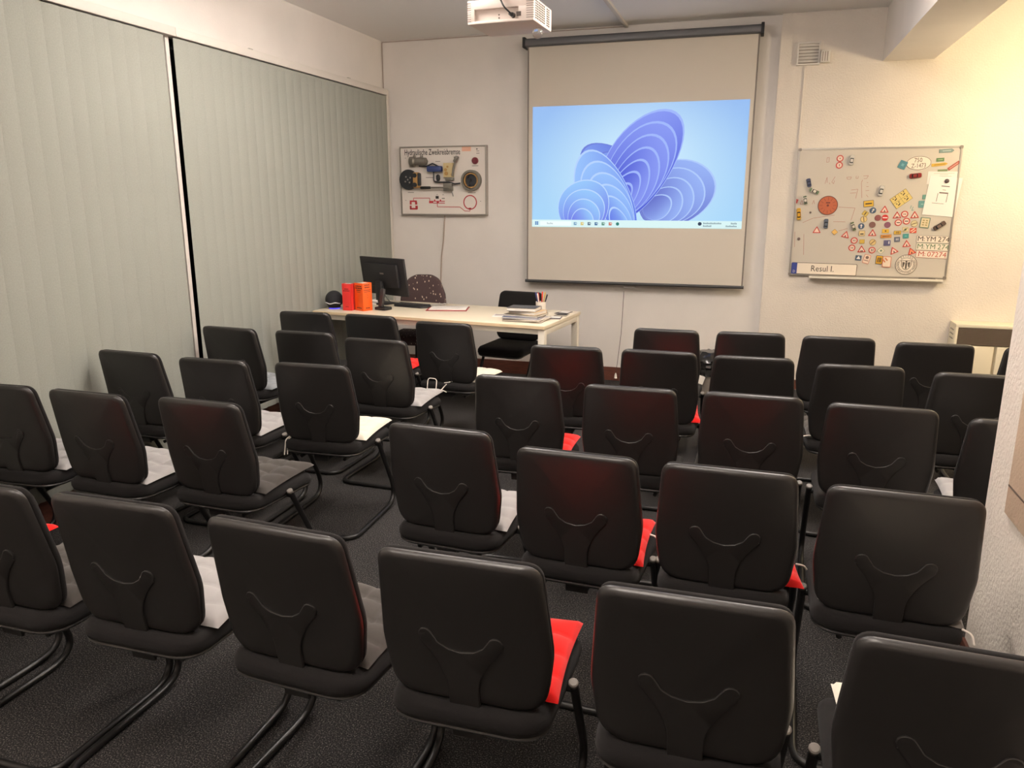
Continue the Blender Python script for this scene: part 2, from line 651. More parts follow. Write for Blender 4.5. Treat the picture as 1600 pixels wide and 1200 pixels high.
first = True
for ri, row in enumerate(ROWS):
    for k, (key, x, y, a) in enumerate(row):
        ph = '%s, %s seat from the blinds' % (ROWN[ri], ORD[k])
        PHR[key] = ph
        lab = 'black conference chair, ' + ph
        if first:
            chair0.location, chair0.rotation_euler = (x, y, 0), (0, 0, math.radians(a))
            chair0['label'] = lab
            CH[key] = chair0
            first = False
        else:
            CH[key] = clone(chair0, (x, y, 0), math.radians(a), lab)
CH['desk'] = clone(chair0, (-1.90, 6.42, 0), math.radians(172), 'black conference chair facing the seats behind the right end of the desk',
                   'black conference chairs set out in rows')

# ------------------------------------------------------------------ seat cushions
CUSH = {'red': (216, 30, 26), 'light grey': (160, 157, 156), 'white': (228, 220, 204), 'dark grey': (70, 66, 63), 'blue grey': (134, 138, 142),
        'mid grey': (120, 116, 112)}


def cushion_mesh(col, seed):
    rnd = random.Random(seed)
    bm = nb()
    n = 40
    ph = rnd.uniform(-0.6, 0.6)

    def P(i, j, top):
        u, v = i / n * 2 - 1, j / n * 2 - 1
        m = max(abs(u), abs(v))
        pin = 1 - 0.045 * (1 - u * u) * (v * v) - 0.045 * (1 - v * v) * (u * u)
        x, y = 0.197 * u * pin, 0.188 * v * pin
        edge = max(0.0, 1 - m ** 5) ** 0.5
        q = abs(math.sin(2 * PI * (u + 1))) ** 0.5 * 0.35 + abs(math.sin(2 * PI * (v + 1) + 0.4 * math.sin(3 * u + ph))) ** 0.45 * 0.65
        h = edge * (0.006 + 0.024 * q + 0.002 * math.sin(9 * u + 5 * v + ph))
        return Vector((x, y, 0.003 + h if top else -0.001 - 0.002 * edge))
    g = {}
    for top in (0, 1):
        for i in range(n + 1):
            for j in range(n + 1):
                if top and (i in (0, n) or j in (0, n)):
                    g[1, i, j] = g[0, i, j]
                else:
                    g[top, i, j] = bm.verts.new(P(i, j, top))
    for top in (0, 1):
        for i in range(n):
            for j in range(n):
                q = (g[top, i, j], g[top, i + 1, j], g[top, i + 1, j + 1], g[top, i, j + 1])
                bm.faces.new(q if top else q[::-1])
    m = mat('cushion_' + col.replace(' ', '_'), CUSH[col], 0.92, bump=0.25, bscale=500, spec=0.1, sheen=0.2)
    o = finish('seat_cushion', bm, m, None, angle=75)
    return o


def cushion(key, col, dx=0.0, dy=0.0, dr=0.0, ties=None, dz=0.0):
    c = CH[key]
    a = c.rotation_euler[2]
    p = Vector((dx, 0.316 + dy * 0.6, 0.467 + dz))
    o = cushion_mesh(col, hash(key) % 97 if False else sum(map(ord, key)))
    o.location = c.location + Matrix.Rotation(a, 3, 'Z') @ p
    o.rotation_euler = (0, 0, a + math.radians(dr))
    tag(o, '%s quilted cushion, %s' % (col, PHR[key]), 'cushion', 'quilted seat cushions')
    mt = mat('tie_ribbon_white', (226, 218, 208), 0.85)
    for pts in (ties or []):
        bm = nb()
        tube(bm, fillet(pts, 0.02, 4), 0.0032, 6)
        finish('tie', bm, mt, o)
    return o


cushion('B', 'red', 0.012, 0.035, 2)
cushion('C', 'white', 0.025, 0.03, -4, [[(0.06, -0.18, 0.005), (0.05, -0.235, 0.012), (0.02, -0.27, 0.004), (-0.01, -0.285, 0.0)]])
cushion('D', 'blue grey', 0.012, 0.0, 3)
cushion('F', 'light grey', 0.02, 0.01, 4, [[(0.15, 0.18, 0.01), (0.15, 0.2, 0.075), (0.09, 0.2, 0.08), (0.09, 0.18, 0.01)],
                                           [(0.185, 0.18, 0.01), (0.20, 0.20, 0.03), (0.215, 0.2, 0.045)], [(0.185, 0.17, 0.01), (0.205, 0.165, 0.012), (0.225, 0.17, 0.0)]])
cushion('H', 'light grey', 0.012, -0.01, -3)
cushion('I', 'white', 0.015, 0.02, 3, [[(-0.17, -0.15, 0.008), (-0.20, -0.21, 0.012), (-0.225, -0.23, -0.01), (-0.235, -0.235, -0.09)],
                                       [(-0.17, -0.15, 0.006), (-0.195, -0.20, 0.010), (-0.212, -0.232, -0.01), (-0.215, -0.24, -0.085)]])
cushion('J', 'light grey', 0.015, -0.02, 4)
cushion('K', 'light grey', 0.018, -0.03, -3)
cushion('L', 'dark grey', 0.012, 0.0, 2)
cushion('m', 'red', 0.02, 0.045, 3)
cushion('M', 'dark grey', 0.012, 0.0, -2)
cushion('N', 'light grey', 0.018, 0.0, 3)
cushion('O', 'dark grey', 0.012, 0.0, -2)
cushion('P', 'red', 0.014, 0.0, 2)
cushion('S', 'light grey', 0.01, 0.0, 4)
cushion('T', 'red', 0.008, -0.005, 3, [[(0.19, 0.06, 0.006), (0.215, 0.05, 0.004), (0.226, 0.02, -0.02)]])
cushion('U', 'red', 0.034, -0.01, 6, [[(0.19, -0.03, 0.006), (0.215, -0.035, 0.006), (0.226, -0.03, -0.01)]])
cushion('V', 'mid grey', 0.03, -0.03, -7, [[(0.19, -0.19, 0.0), (0.215, -0.20, -0.004), (0.222, -0.21, -0.03)]])
cushion('W', 'red', 0.018, 0.0, 2)
cushion('z', 'light grey', -0.015, 0.0, -2)
cushion('b', 'red', 0.018, -0.02, 8)
cushion('d', 'dark grey', -0.008, -0.01, 0, [[(-0.15, -0.17, 0.008), (-0.19, -0.185, 0.012), (-0.215, -0.19, 0.008)]])
cushion('R', 'white', 0.02, 0.0, 2)

# ------------------------------------------------------------------ desk
TZ = 0.785
DA = math.radians(-6.0)
fr = at_z(851, 510, TZ)
DX = Matrix.Rotation(DA, 3, 'Z')
DESK = fr + DX @ Vector((-1.0, 0.4, 0))       # centre of the top
t = thing('teacher_desk', 'long cream desk with white steel legs in front of the screen', 'desk', (DESK.x, DESK.y, 0), DA)
bm = nb()
b2(bm, (-1.0, -0.4, TZ - 0.026), (1.0, 0.4, TZ), 0.003)
top = finish('table_top', bm, M_DESK, t)
bm = nb()
for s in (-1, 1):
    b2(bm, (-1.0, s * 0.401 - 0.001, TZ - 0.023), (1.0, s * 0.401 + 0.001, TZ - 0.003))
finish('edge_band', bm, M_DESKE, top, smooth=False)
for sx in (-1, 1):
    for sy in (-1, 1):
        bm = nb()
        b2(bm, (sx * 0.97 - 0.025, sy * 0.365 - 0.025, 0), (sx * 0.97 + 0.025, sy * 0.365 + 0.025, TZ - 0.026), 0.003)
        finish('leg', bm, M_STEELW, t)
for sx in (-1, 1):
    bm = nb()
    b2(bm, (sx * 0.97 - 0.02, -0.34, TZ - 0.072), (sx * 0.97 + 0.02, 0.34, TZ - 0.027), 0.003)
    finish('end_rail', bm, M_STEELW, t)
for sy in (-1, 1):
    bm = nb()
    b2(bm, (-0.945, sy * 0.365 - 0.015, TZ - 0.066), (0.945, sy * 0.365 + 0.015, TZ - 0.027), 0.003)
    finish('long_rail', bm, M_STEELW, t)


def on_desk(px, py):
    p = at_z(px, py, TZ)
    return Vector((p.x, p.y, TZ + 0.0004))


# speckled swivel chair
t = thing('swivel_chair', 'dark speckled fabric swivel chair with rounded back behind the monitor', 'chair', (-2.80, 6.38, 0), math.radians(186))


def speck():
    m = bpy.data.materials.new('speckled_fabric')
    m.use_nodes = True
    nt = m.node_tree
    b = nt.nodes['Principled BSDF']
    b.inputs['Roughness'].default_value = 0.95
    tc = nt.nodes.new('ShaderNodeTexCoord')
    mp = nt.nodes.new('ShaderNodeMapping')
    mp.inputs['Scale'].default_value = (1.3, 1, 0.8)
    v = nt.nodes.new('ShaderNodeTexVoronoi')
    v.inputs['Scale'].default_value = 34
    nt.links.new(tc.outputs['Object'], mp.inputs[0])
    nt.links.new(mp.outputs[0], v.inputs['Vector'])
    r = nt.nodes.new('ShaderNodeValToRGB')
    r.color_ramp.interpolation = 'CONSTANT'
    r.color_ramp.elements[0].color = (*lin((196, 178, 158)), 1)
    r.color_ramp.elements[1].position = 0.21
    r.color_ramp.elements[1].color = (*lin((72, 56, 56)), 1)
    nt.links.new(v.outputs['Distance'], r.inputs[0])
    nt.links.new(r.outputs[0], b.inputs['Base Color'])
    return m


M_SPECK = speck()
bo = [(0.205, 0.56), (0.222, 0.68), (0.205, 0.84), (0.15, 0.97), (0.07, 1.005)]
bp_ = fillet([(x, z, 0) for x, z in bo] + [(-x, z, 0) for x, z in reversed(bo)], 0.12, 5, closed=True)


def spring(inn, dy):
    r = []
    for v in bp_:
        X, Z = v.x * (1 - inn / 0.21), 0.77 + (v.y - 0.77) * (1 - inn / 0.22)
        r.append(Vector((X, 0.03 + 0.08 * (1.0 - Z) + 0.7 * X * X + dy, Z)))
    return r


bm = nb()
loft(bm, [spring(i, d) for i, d in ((0.2, 0.0), (0.03, 0.0), (0.006, 0.004), (0.0, 0.02), (0.004, 0.04), (0.02, 0.052), (0.08, 0.06), (0.2, 0.062))])
finish('backrest', bm, M_SPECK, t, angle=60)
bm = nb()
b2(bm, (-0.23, 0.07, 0.44), (0.23, 0.52, 0.52), 0.035)
finish('seat', bm, M_SPECK, t)
bm = nb()
tube(bm, fillet([(0, 0.05, 0.75), (0, 0.02, 0.50), (0, 0.10, 0.42), (0, 0.3, 0.42)], 0.06, 5), 0.018, 8)
finish('back_support', bm, M_BLACK, t)
bm = nb()
cyl(bm, (0, 0.28, 0.09), (0, 0.28, 0.44), 0.028)
finish('gas_column', bm, M_TUBE, t)
for k in range(5):
    a = 2 * PI * k / 5 + 0.3
    e = Vector((0.27 * math.cos(a), 0.28 + 0.27 * math.sin(a), 0.075))
    bm = nb()
    tube(bm, [(0, 0.28, 0.10), e], [0.028, 0.018], 8)
    arm = finish('base_arm', bm, M_BLACK, t)
    bm = nb()
    cyl(bm, e + Vector((-0.02 * math.sin(a), 0.02 * math.cos(a), -0.047)), e + Vector((0.02 * math.sin(a), -0.02 * math.cos(a), -0.047)), 0.028)
    finish('castor', bm, M_BLACK, arm)

# smart speaker ball
p = on_desk(523, 482)
t = thing('ball_speaker', 'black ball-shaped speaker with glowing blue base ring on the desk', 'speaker', p)
bm = nb()
lathe(bm, [(0.002, 0.018)] + [(0.072 * math.sin(a), 0.075 - 0.072 * math.cos(a)) for a in [k * PI / 14 for k in range(3, 14)]] + [(0.001, 0.147)])
finish('body', bm, mat('speaker_fabric', (38, 38, 42), 0.9, bump=0.5, bscale=900), t)
bm = nb()
lathe(bm, [(0.001, 0), (0.043, 0), (0.046, 0.004), (0.044, 0.010), (0.001, 0.010)])
finish('light_ring', bm, emissive('blue_ring', (90, 80, 235), 1.0), t)
bm = nb()
lathe(bm, [(0.001, 0.010), (0.050, 0.010), (0.052, 0.018), (0.001, 0.0185)])
finish('base', bm, M_BLACK, t)
bm = nb()
tube(bm, [Vector((0.0705 * math.cos(a), 0.0705 * math.sin(a), 0.05 + 0.004 * math.sin(5 * a))) for a in [math.radians(d) for d in range(-165, -14, 8)]], 0.0045, 6)
finish('shiny_band', bm, mat('silver_band', (225, 225, 230), 0.2, metal=0.4), t)


# two upright books
def book(name, label, px, py, w, dep, h, rz, cover, ink, lines, grp):
    pos = on_desk(px, py)
    tt = thing(name, label, 'book', pos, rz, grp)
    m = mat('cover_%d_%d_%d' % cover, cover, 0.45)
    bm = nb()
    b2(bm, (0, 0, 0), (w, 0.0025, h), 0.0008)
    b2(bm, (0, 0, 0), (0.0025, dep, h), 0.0008)
    b2(bm, (w - 0.0025, 0, 0), (w, dep, h), 0.0008)
    finish('cover', bm, m, tt)
    bm = nb()
    b2(bm, (0.0027, 0.0027, 0.003), (w - 0.0027, dep - 0.004, h - 0.004))
    finish('pages', bm, M_PAPER, tt, smooth=False)
    bm = nb()
    for z, ww_, sz in lines:       # lines of print too small to read
        n_ = max(1, int(ww_ * w / (sz * 0.8)))
        for k in range(n_):
            x_ = w / 2 + (k - (n_ - 1) / 2) * sz * 0.8
            b2(bm, (x_ - sz * 0.3, -0.0004, z - sz * (0.36 if k % 3 else 0.5)), (x_ + sz * 0.3, 0.0004, z + sz * (0.36 if k % 2 else 0.5)))
    finish('print', bm, ink, tt, smooth=False)['kind'] = 'stuff'
    return tt


DK = mat('dark_red_ink', (90, 20, 16), 0.7)
book('law_book', 'red thick book standing upright beside the ball speaker', 536, 485, 0.078, 0.075, 0.215, DA + 0.12, (222, 52, 48), DK,
     [(0.172, 0.55, 0.008), (0.158, 0.8, 0.008), (0.03, 0.4, 0.005)], 'thick books standing on the desk')
ob = book('law_book', 'orange thick book standing cornerwise between the red book and the monitor', 568, 486.5, 0.092, 0.105, 0.222, math.radians(66), (244, 94, 22), M_INK,
          [(0.205, 0.6, 0.011), (0.187, 0.65, 0.011), (0.165, 0.8, 0.006), (0.152, 0.7, 0.005), (0.125, 0.1, 0.006), (0.105, 0.1, 0.006), (0.022, 0.5, 0.010)], 'thick books standing on the desk')
bm = nb()
for z, n_, sz in ((0.196, 7, 0.011), (0.180, 8, 0.011), (0.164, 6, 0.009), (0.150, 12, 0.004), (0.022, 7, 0.009)):
    for k in range(n_):
        y_ = 0.0525 + (k - (n_ - 1) / 2) * sz
        b2(bm, (-0.0005, y_ - sz * 0.36, z - sz * (0.36 if k % 3 else 0.5)), (0.0003, y_ + sz * 0.36, z + sz * (0.36 if k % 2 else 0.5)))
finish('print', bm, M_INK, ob, smooth=False)['kind'] = 'stuff'

# monitor seen from behind
p = on_desk(599, 475)
t = thing('computer_monitor', 'black flat monitor seen from behind beside the orange books', 'monitor', p, DA + math.radians(-17))
R = Matrix.Rotation(math.radians(8), 3, 'X')
bm = nb()
box(bm, (0, 0.02, 0.235), (0.56, 0.022, 0.32), 0.006, R)
pan = finish('panel', bm, mat('monitor_plastic', (34, 33, 35), 0.5), t)
bm = nb()
box(bm, (0, -0.006, 0.245), (0.42, 0.03, 0.20), 0.010, R)
finish('rear_cover', bm, mat('monitor_plastic', (34, 33, 35), 0.5), pan)
bm = nb()
box(bm, (0, 0.0345, 0.233), (0.53, 0.002, 0.29), 0, R)
finish('screen', bm, M_GLOSSB, pan)
bm = nb()
box(bm, (0.02, -0.0228, 0.262), (0.05, 0.002, 0.014), 0.0008, R)
finish('logo_badge', bm, mat('logo_grey', (120, 110, 104), 0.5), pan)
bm = nb()
box(bm, (0, -0.035, 0.10), (0.07, 0.035, 0.20), 0.008)
finish('stand', bm, M_BLACK, t)
bm = nb()
box(bm, (0, 0.0, 0.008), (0.16, 0.15, 0.015), 0.006)
finish('foot', bm, M_BLACK, t)
bm = nb()
tube(bm, fillet([(0.03, -0.025, 0.17), (0.07, -0.05, 0.10), (0.12, -0.03, 0.03), (0.17, 0.03, 0.02)], 0.04, 5), 0.004, 6)
finish('cable', bm, M_BLACK, t)

# black dock with phone, keyboard, papers
p = on_desk(599, 484)
t = thing('phone_dock', 'small black desk phone with handset in front of the monitor stand', 'telephone', p, DA - 0.2)
bm = nb()
box(bm, (0, 0, 0.012), (0.11, 0.09, 0.024), 0.006)
finish('base', bm, M_BLACK, t)
bm = nb()
box(bm, (-0.01, 0.0, 0.095), (0.045, 0.028, 0.15), 0.008, Matrix.Rotation(math.radians(-12), 3, 'X'))
finish('handset', bm, mat('dark_grey_plastic', (52, 48, 48), 0.45), t)
p = on_desk(646, 479)
t = thing('keyboard', 'black curved keyboard lying on the desk right of the monitor', 'keyboard', p, DA - 0.09)
ko = fillet([(-0.17, -0.07, 0), (0.13, -0.07, 0), (0.175, 0.0, 0), (0.13, 0.07, 0), (-0.17, 0.07, 0)], 0.05, 5, closed=True)
bm = nb()
loft(bm, [[Vector((v.x, v.y, 0.0)) for v in ko], [Vector((v.x, v.y, 0.012)) for v in ko], [Vector((v.x * .98, v.y * .95, 0.017)) for v in ko]])
finish('case', bm, M_BLACK, t)
bm = nb()
for r_ in range(5):
    for k in range(13):
        box(bm, (-0.155 + 0.0235 * k + 0.004 * (r_ % 2), -0.05 + 0.0225 * r_, 0.0195), (0.019, 0.018, 0.006), 0)
o = finish('keys', bm, mat('key_black', (40, 40, 42), 0.5), t, smooth=False)
o['kind'] = 'stuff'
p = on_desk(583, 476)
for k in range(3):
    bm = nb()
    box(bm, (0, 0, 0.006), (0.09, 0.15, 0.011), 0.002)
    o = finish('paper_pad', bm, mat('paper_%d' % k, [(222, 214, 204), (168, 160, 156), (230, 226, 220)][k], 0.8), None,
               p + Vector((-0.005, 0.07 + 0.01 * k, 0.0002 + 0.0122 * k)))
    o.rotation_euler = (0, 0, DA + 0.1 * k)
    tag(o, ['bottom pale pad of the little stack right of the orange books', 'middle grey pad of the little stack right of the orange books',
            'top white pad of the little stack right of the orange books'][k], 'notepad', 'pads beside the orange books')
p = on_desk(700, 483)
t = thing('open_folder', 'red-edged open folder with white sheets on the middle of the desk', 'folder', p, DA + 0.35)
bm = nb()
box(bm, (0, 0, 0.0025), (0.33, 0.24, 0.005), 0.001)
finish('cover', bm, mat('folder_red', (150, 46, 46), 0.6), t)
bm = nb()
box(bm, (0.006, 0.006, 0.0085), (0.30, 0.215, 0.006), 0.001)
finish('sheets', bm, M_PAPER, t)
bm = nb()
for k in range(9):
    box(bm, (0.0, 0.09 - 0.02 * k, 0.0118), (0.24 - 0.03 * (k % 3), 0.003, 0.0004))
finish('print_lines', bm, mat('faint_print', (170, 160, 155), 0.8), t, smooth=False)
p = on_desk(683, 478)
bm = nb()
n = 10
g = [[bm.verts.new((0.15 * i / n - 0.075, 0.11 * j / n - 0.055, 0.004 + 0.018 * abs(math.sin(i * 1.1 + j * .6)) * (i / n))) for j in range(n + 1)] for i in range(n + 1)]
for i in range(n):
    for j in range(n):
        bm.faces.new((g[i][j], g[i + 1][j], g[i + 1][j + 1], g[i][j + 1]))
bmesh.ops.solidify(bm, geom=bm.faces[:], thickness=0.0015)
tag(finish('crumpled_paper', bm, M_PAPER, None, p + Vector((0, 0.03, 0.0))), 'crumpled white sheet between the keyboard and the open folder', 'paper')

# pile of books and magazines on the right end of the desk
base = DESK + DX @ Vector((0.77, -0.19, 0))
zz = TZ + 0.0004
PILE = [(0.30, 0.23, 0.014, (112, 84, 74), 4, 'brown magazine at the very bottom of the pile on the desk'),
        (0.29, 0.22, 0.010, (205, 198, 192), -6, 'white magazine, second from the bottom of the desk pile'),
        (0.28, 0.21, 0.012, (86, 96, 128), 7, 'blue magazine in the lower half of the desk pile'),
        (0.27, 0.20, 0.014, (122, 112, 96), -3, 'olive grey magazine in the middle of the desk pile'),
        (0.23, 0.17, 0.024, (214, 184, 140), -10, 'tan paperback below the topmost book of the desk pile'),
        (0.22, 0.16, 0.026, (70, 68, 70), 5, 'dark covered book on top of the desk pile')]
for k, (w, d, h, c, a, lb) in enumerate(PILE):
    t = thing('magazine' if k < 4 else 'paperback', lb, 'book', (base.x + 0.012 * math.sin(k * 2.1), base.y + 0.012 * math.cos(k * 1.7), zz), DA + math.radians(a), 'books in the pile on the desk')
    m = mat('pile_cover_%d' % k, c, 0.5)
    bm = nb()
    b2(bm, (-w / 2, -d / 2, h - 0.002), (w / 2, d / 2, h), 0.0005)
    b2(bm, (-w / 2, -d / 2, 0), (w / 2, d / 2, 0.002), 0.0005)
    b2(bm, (-w / 2, d / 2 - 0.002, 0.0), (w / 2, d / 2, h), 0.0005)
    finish('cover', bm, m, t)
    bm = nb()
    b2(bm, (-w / 2 + 0.003, -d / 2 + 0.003, 0.0022), (w / 2 - 0.003, d / 2 - 0.0022, h - 0.0022))
    finish('pages', bm, M_PAPER, t, smooth=False)
    zz += h + 0.0003
for lb, lx, ly, a, c in (('grey leaflet lying right of the book pile', 0.93, 0.0, 12, (96, 90, 88)), ('dark photo card at the far right corner of the desk', 0.90, 0.28, -4, (70, 64, 60)),
                         ('striped leaflet between the book pile and the desk corner', 0.93, 0.15, 8, (150, 140, 124)),
                         ('white slip of paper left of the book pile', 0.50, -0.06, 14, (232, 228, 222))):
    q = DESK + DX @ Vector((lx, ly, 0))
    bm = nb()
    box(bm, (0, 0, 0.0015), (0.10, 0.14, 0.003), 0.0005)
    o = tag(finish('leaflet', bm, mat('leaflet_%d_%d_%d' % c, c, 0.6), None, (q.x, q.y, TZ + 0.0003)), lb, 'leaflet', 'leaflets on the desk')
    o.rotation_euler = (0, 0, DA + math.radians(a))
    bm = nb()
    box(bm, (0, 0.02, 0.0032), (0.08, 0.07, 0.0004))
    finish('print', bm, M_PAPER if c[0] < 120 else M_INK if c[0] < 200 else mat('faint_print', (170, 160, 155)), o, smooth=False)
# pen cup
q = DESK + DX @ Vector((0.73, 0.22, 0))
t = thing('pen_cup', 'white cup behind the book pile on the desk', 'cup', (q.x, q.y, TZ + 0.0003))
bm = nb()
lathe(bm, [(0.001, 0), (0.036, 0), (0.038, 0.003), (0.040, 0.085), (0.0405, 0.087), (0.038, 0.087), (0.035, 0.006), (0.001, 0.005)])
finish('cup_body', bm, M_WHITE, t)
PENS = [('red pen with red cap', (196, 36, 36), -0.012, 0.0, -6), ('orange red pen', (214, 70, 44), 0.004, 0.010, 3), ('black pen leaning right', (28, 26, 28), 0.020, 0.0, 16),
        ('blue pen leaning left', (58, 60, 120), -0.020, 0.004, -12), ('white pen', (225, 215, 205), -0.006, -0.014, -9), ('yellow pencil', (214, 180, 96), 0.014, 0.012, 9)]
for nme, c, dx, dy, a in PENS:
    bm = nb()
    rt = Matrix.Rotation(math.radians(a), 3, 'Y')
    L = 0.15 + 0.01 * math.sin(dx * 500)
    tube(bm, [rt @ Vector((0, 0, zz_)) for zz_ in (0, 0.01, L * 0.7, L * 0.7 + 0.002, L - 0.006, L)], [0.002, 0.0048, 0.0048, 0.0056, 0.0056, 0.004], 8)
    o = finish('pen', bm, mat('pen_%d_%d_%d' % c, c, 0.4), None, (q.x + dx * 0.6, q.y + dy * 0.6, TZ + 0.0065))
    tag(o, nme + ' standing in the white cup on the desk', 'pen', 'pens in the cup')

# ------------------------------------------------------------------ projection screen
YS = 6.90
sTL, sTR = at_y(820, 69, YS), at_y(1192, 44, YS)
sx0, sx1 = sTL.x, sTR.x
ztop = (sTL.z + sTR.z) / 2
zbot = (at_y(822, 440, YS).z + at_y(1157, 449, YS).z) / 2
cx = (sx0 + sx1) / 2
wS = sx1 - sx0
t = thing('projection_screen', 'pull-down projection screen with dark case on the front wall', 'screen', (cx, YS, zbot))
H = ztop - zbot
bm = nb()
prof = [(v.x, v.y) for v in fillet([(-0.035, -0.034, 0), (0.06, -0.034, 0), (0.06, 0.034, 0), (-0.035, 0.034, 0)], 0.02, 4, closed=True)]
loft(bm, [[Vector((x, a, H + b)) for a, b in prof] for x in (-wS / 2, wS / 2)])
case = finish('case', bm, mat('case_grey', (96, 96, 98), 0.4, metal=0.3), t)
for s in (-1, 1):
    bm = nb()
    b2(bm, (s * wS / 2 - 0.012, -0.04, H - 0.04), (s * wS / 2 + 0.012, 0.098, H + 0.045), 0.004)
    finish('end_plate', bm, M_BLACK, case)
fx0 = at_y(825, 250, YS).x - cx
fx1 = at_y(1173, 250, YS).x - cx
bm = nb()
b2(bm, (fx0, -0.001, 0.01), (fx1, 0.001, H - 0.02))
fab = finish('fabric', bm, mat('screen_fabric', (202, 194, 182), 0.9), t, smooth=False)
for x in (fx0, fx1):
    bm = nb()
    b2(bm, (x - 0.006, -0.0014, 0.01), (x + 0.006, 0.0014, H - 0.02))
    finish('side_border', bm, mat('border_grey', (120, 112, 106), 0.8), fab, smooth=False)
bm = nb()
tube(bm, [(fx0 - 0.02, 0, 0.005), (fx1 + 0.015, 0, 0.005)], 0.014, 10)
finish('bottom_bar', bm, mat('bar_dark', (58, 58, 60), 0.4), t)
bm = nb()
tube(bm, fillet([(0.0 - 0.05, 0, -0.01), (-0.05, 0.0, -0.03), (0.05, 0.0, -0.03), (0.05, 0, -0.01)], 0.01, 4), 0.004, 6)
finish('pull_hook', bm, M_ALU, t)
a0, a1 = at_y(975, 455, YS), at_y(962, 586, 6.93)
bm = nb()
tube(bm, [a0 - t.location, (a0 + a1) / 2 - t.location + Vector((0.012, 0, 0)), a1 - t.location], 0.0025, 6)
cord = finish('pull_cord', bm, mat('cord_dark', (70, 62, 58), 0.8), t)
bm = nb()
tube(bm, [a1 - t.location + Vector((0, 0, 0.02)), a1 - t.location, a1 - t.location + Vector((0, 0, -0.03))], [0.004, 0.010, 0.014], 8)
finish('pull_toggle', bm, M_WHITE, cord)

# projected picture: generic blue folds on a pale blue ground (light from the projector)
iTL, iBR = at_y(833, 168, YS), at_y(1160, 357, YS)
ix0, ix1 = (iTL.x + at_y(831, 355, YS).x) / 2 - cx, (iBR.x + at_y(1171, 154, YS).x) / 2 - cx
iz1, iz0 = (iTL.z + at_y(1171, 154, YS).z) / 2 - zbot, (iBR.z + at_y(831, 355, YS).z) / 2 - zbot
iw, ih = ix1 - ix0, iz1 - iz0


def picture_material():
    m = bpy.data.materials.new('projected_light')
    m.use_nodes = True
    nt = m.node_tree
    nt.nodes.remove(nt.nodes['Principled BSDF'])
    at = nt.nodes.new('ShaderNodeAttribute')
    at.attribute_name = 'Col'
    e = nt.nodes.new('ShaderNodeEmission')
    e.inputs[1].default_value = 0.80
    nt.links.new(at.outputs['Color'], e.inputs[0])
    nt.links.new(e.outputs[0], nt.nodes['Material Output'].inputs[0])
    return m


M_PIC = picture_material()
PV, PF, PC = [], [], []
layer = [0]


def pic_poly(uv, cols, y=None):
    """fan around the first point; uv in picture units (0..1 across, 0..1 up)"""
    yy = -0.0016 - 0.00006 * layer[0] if y is None else y
    layer[0] += 1
    o = len(PV)
    for (u, v), c in zip(uv, cols):
        PV.append((ix0 + u * iw, yy, iz0 + v * ih))
        PC.append((*lin(c), 1))
    n = len(uv) - 1
    for k in range(n):
        PF.append((o, o + 1 + k, o + 1 + (k + 1) % n))


def pic_grid(fn, nu=16, nv=10):
    o = len(PV)
    for j in range(nv + 1):
        for i in range(nu + 1):
            u, v = i / nu, j / nv
            PV.append((ix0 + u * iw, -0.0016, iz0 + v * ih))
            PC.append((*lin(fn(u, v)), 1))
    for j in range(nv):
        for i in range(nu):
            a = o + j * (nu + 1) + i
            PF.append((a, a + 1, a + nu + 2, a + nu + 1))
    layer[0] += 1


def mix(a, b, t):
    return tuple(x * (1 - t) + y * t for x, y in zip(a, b))


pic_grid(lambda u, v: mix((212, 240, 250), mix((150, 186, 236), (168, 212, 244), 1 - v), min(1, ((u - 0.52) ** 2 * 2.6 + (v - 0.5) ** 2 * 1.3) ** 0.5 * 1.15)))


def fold(cu, cv, a, b, ang, c_in, c_out, rim, steps):
    """nested rounded folds sharing one base point"""
    asp = iw / ih
    ca, sa = math.cos(ang), math.sin(ang)
    for s in range(steps):
        k = 1 - s / (steps + 1.5)
        for kk, edge in ((k, True), (k - 0.022, False)):
            pts, cols = [], []
            off = (1 - kk) * a * 0.86
            for q in range(41):
                if q == 0:
                    x, y = -off - a * kk * 0.1, -b * kk * 0.25
                else:
                    th = 2 * PI * (q - 1) / 40
                    x = a * kk * math.cos(th) - off
                    y = b * kk * math.sin(th) * (1 + 0.12 * math.sin(th + s))
                U = cu + (x * ca - y * sa) / asp
                V = cv + (x * sa + y * ca)
                pts.append((min(1, max(0.0, U)), min(1, max(0.055, V))))
                if edge:
                    cols.append(rim)
                else:
                    f = 0.5 if q == 0 else 0.5 + 0.5 * math.sin(th * 1.0 + 0.9 + 0.5 * s)
                    cols.append(mix(c_in, c_out, f))
            pic_poly(pts, cols)


fold(0.44, 0.44, 0.40, 0.20, math.radians(150), (92, 104, 210), (130, 160, 236), (112, 128, 214), 4)
fold(0.70, 0.26, 0.33, 0.26, math.radians(28), (100, 110, 196), (150, 176, 240), (172, 198, 246), 5)
fold(0.53, 0.50, 0.50, 0.27, math.radians(58), (84, 96, 208), (136, 152, 238), (158, 180, 246), 7)
fold(0.37, 0.26, 0.42, 0.22, math.radians(118), (104, 126, 226), (150, 190, 246), (178, 206, 250), 6)
fold(0.27, 0.16, 0.24, 0.22, math.radians(70), (112, 120, 226), (150, 196, 246), (184, 212, 250), 4)
# task bar
pic_poly([(0.5, 0.03), (0, 0), (1, 0), (1, 0.062), (0, 0.062)], [(214, 240, 240)] * 5)


def prect(u0, v0, u1, v1, c):
    pic_poly([((u0 + u1) / 2, (v0 + v1) / 2), (u0, v0), (u1, v0), (u1, v1), (u0, v1)], [c] * 5)


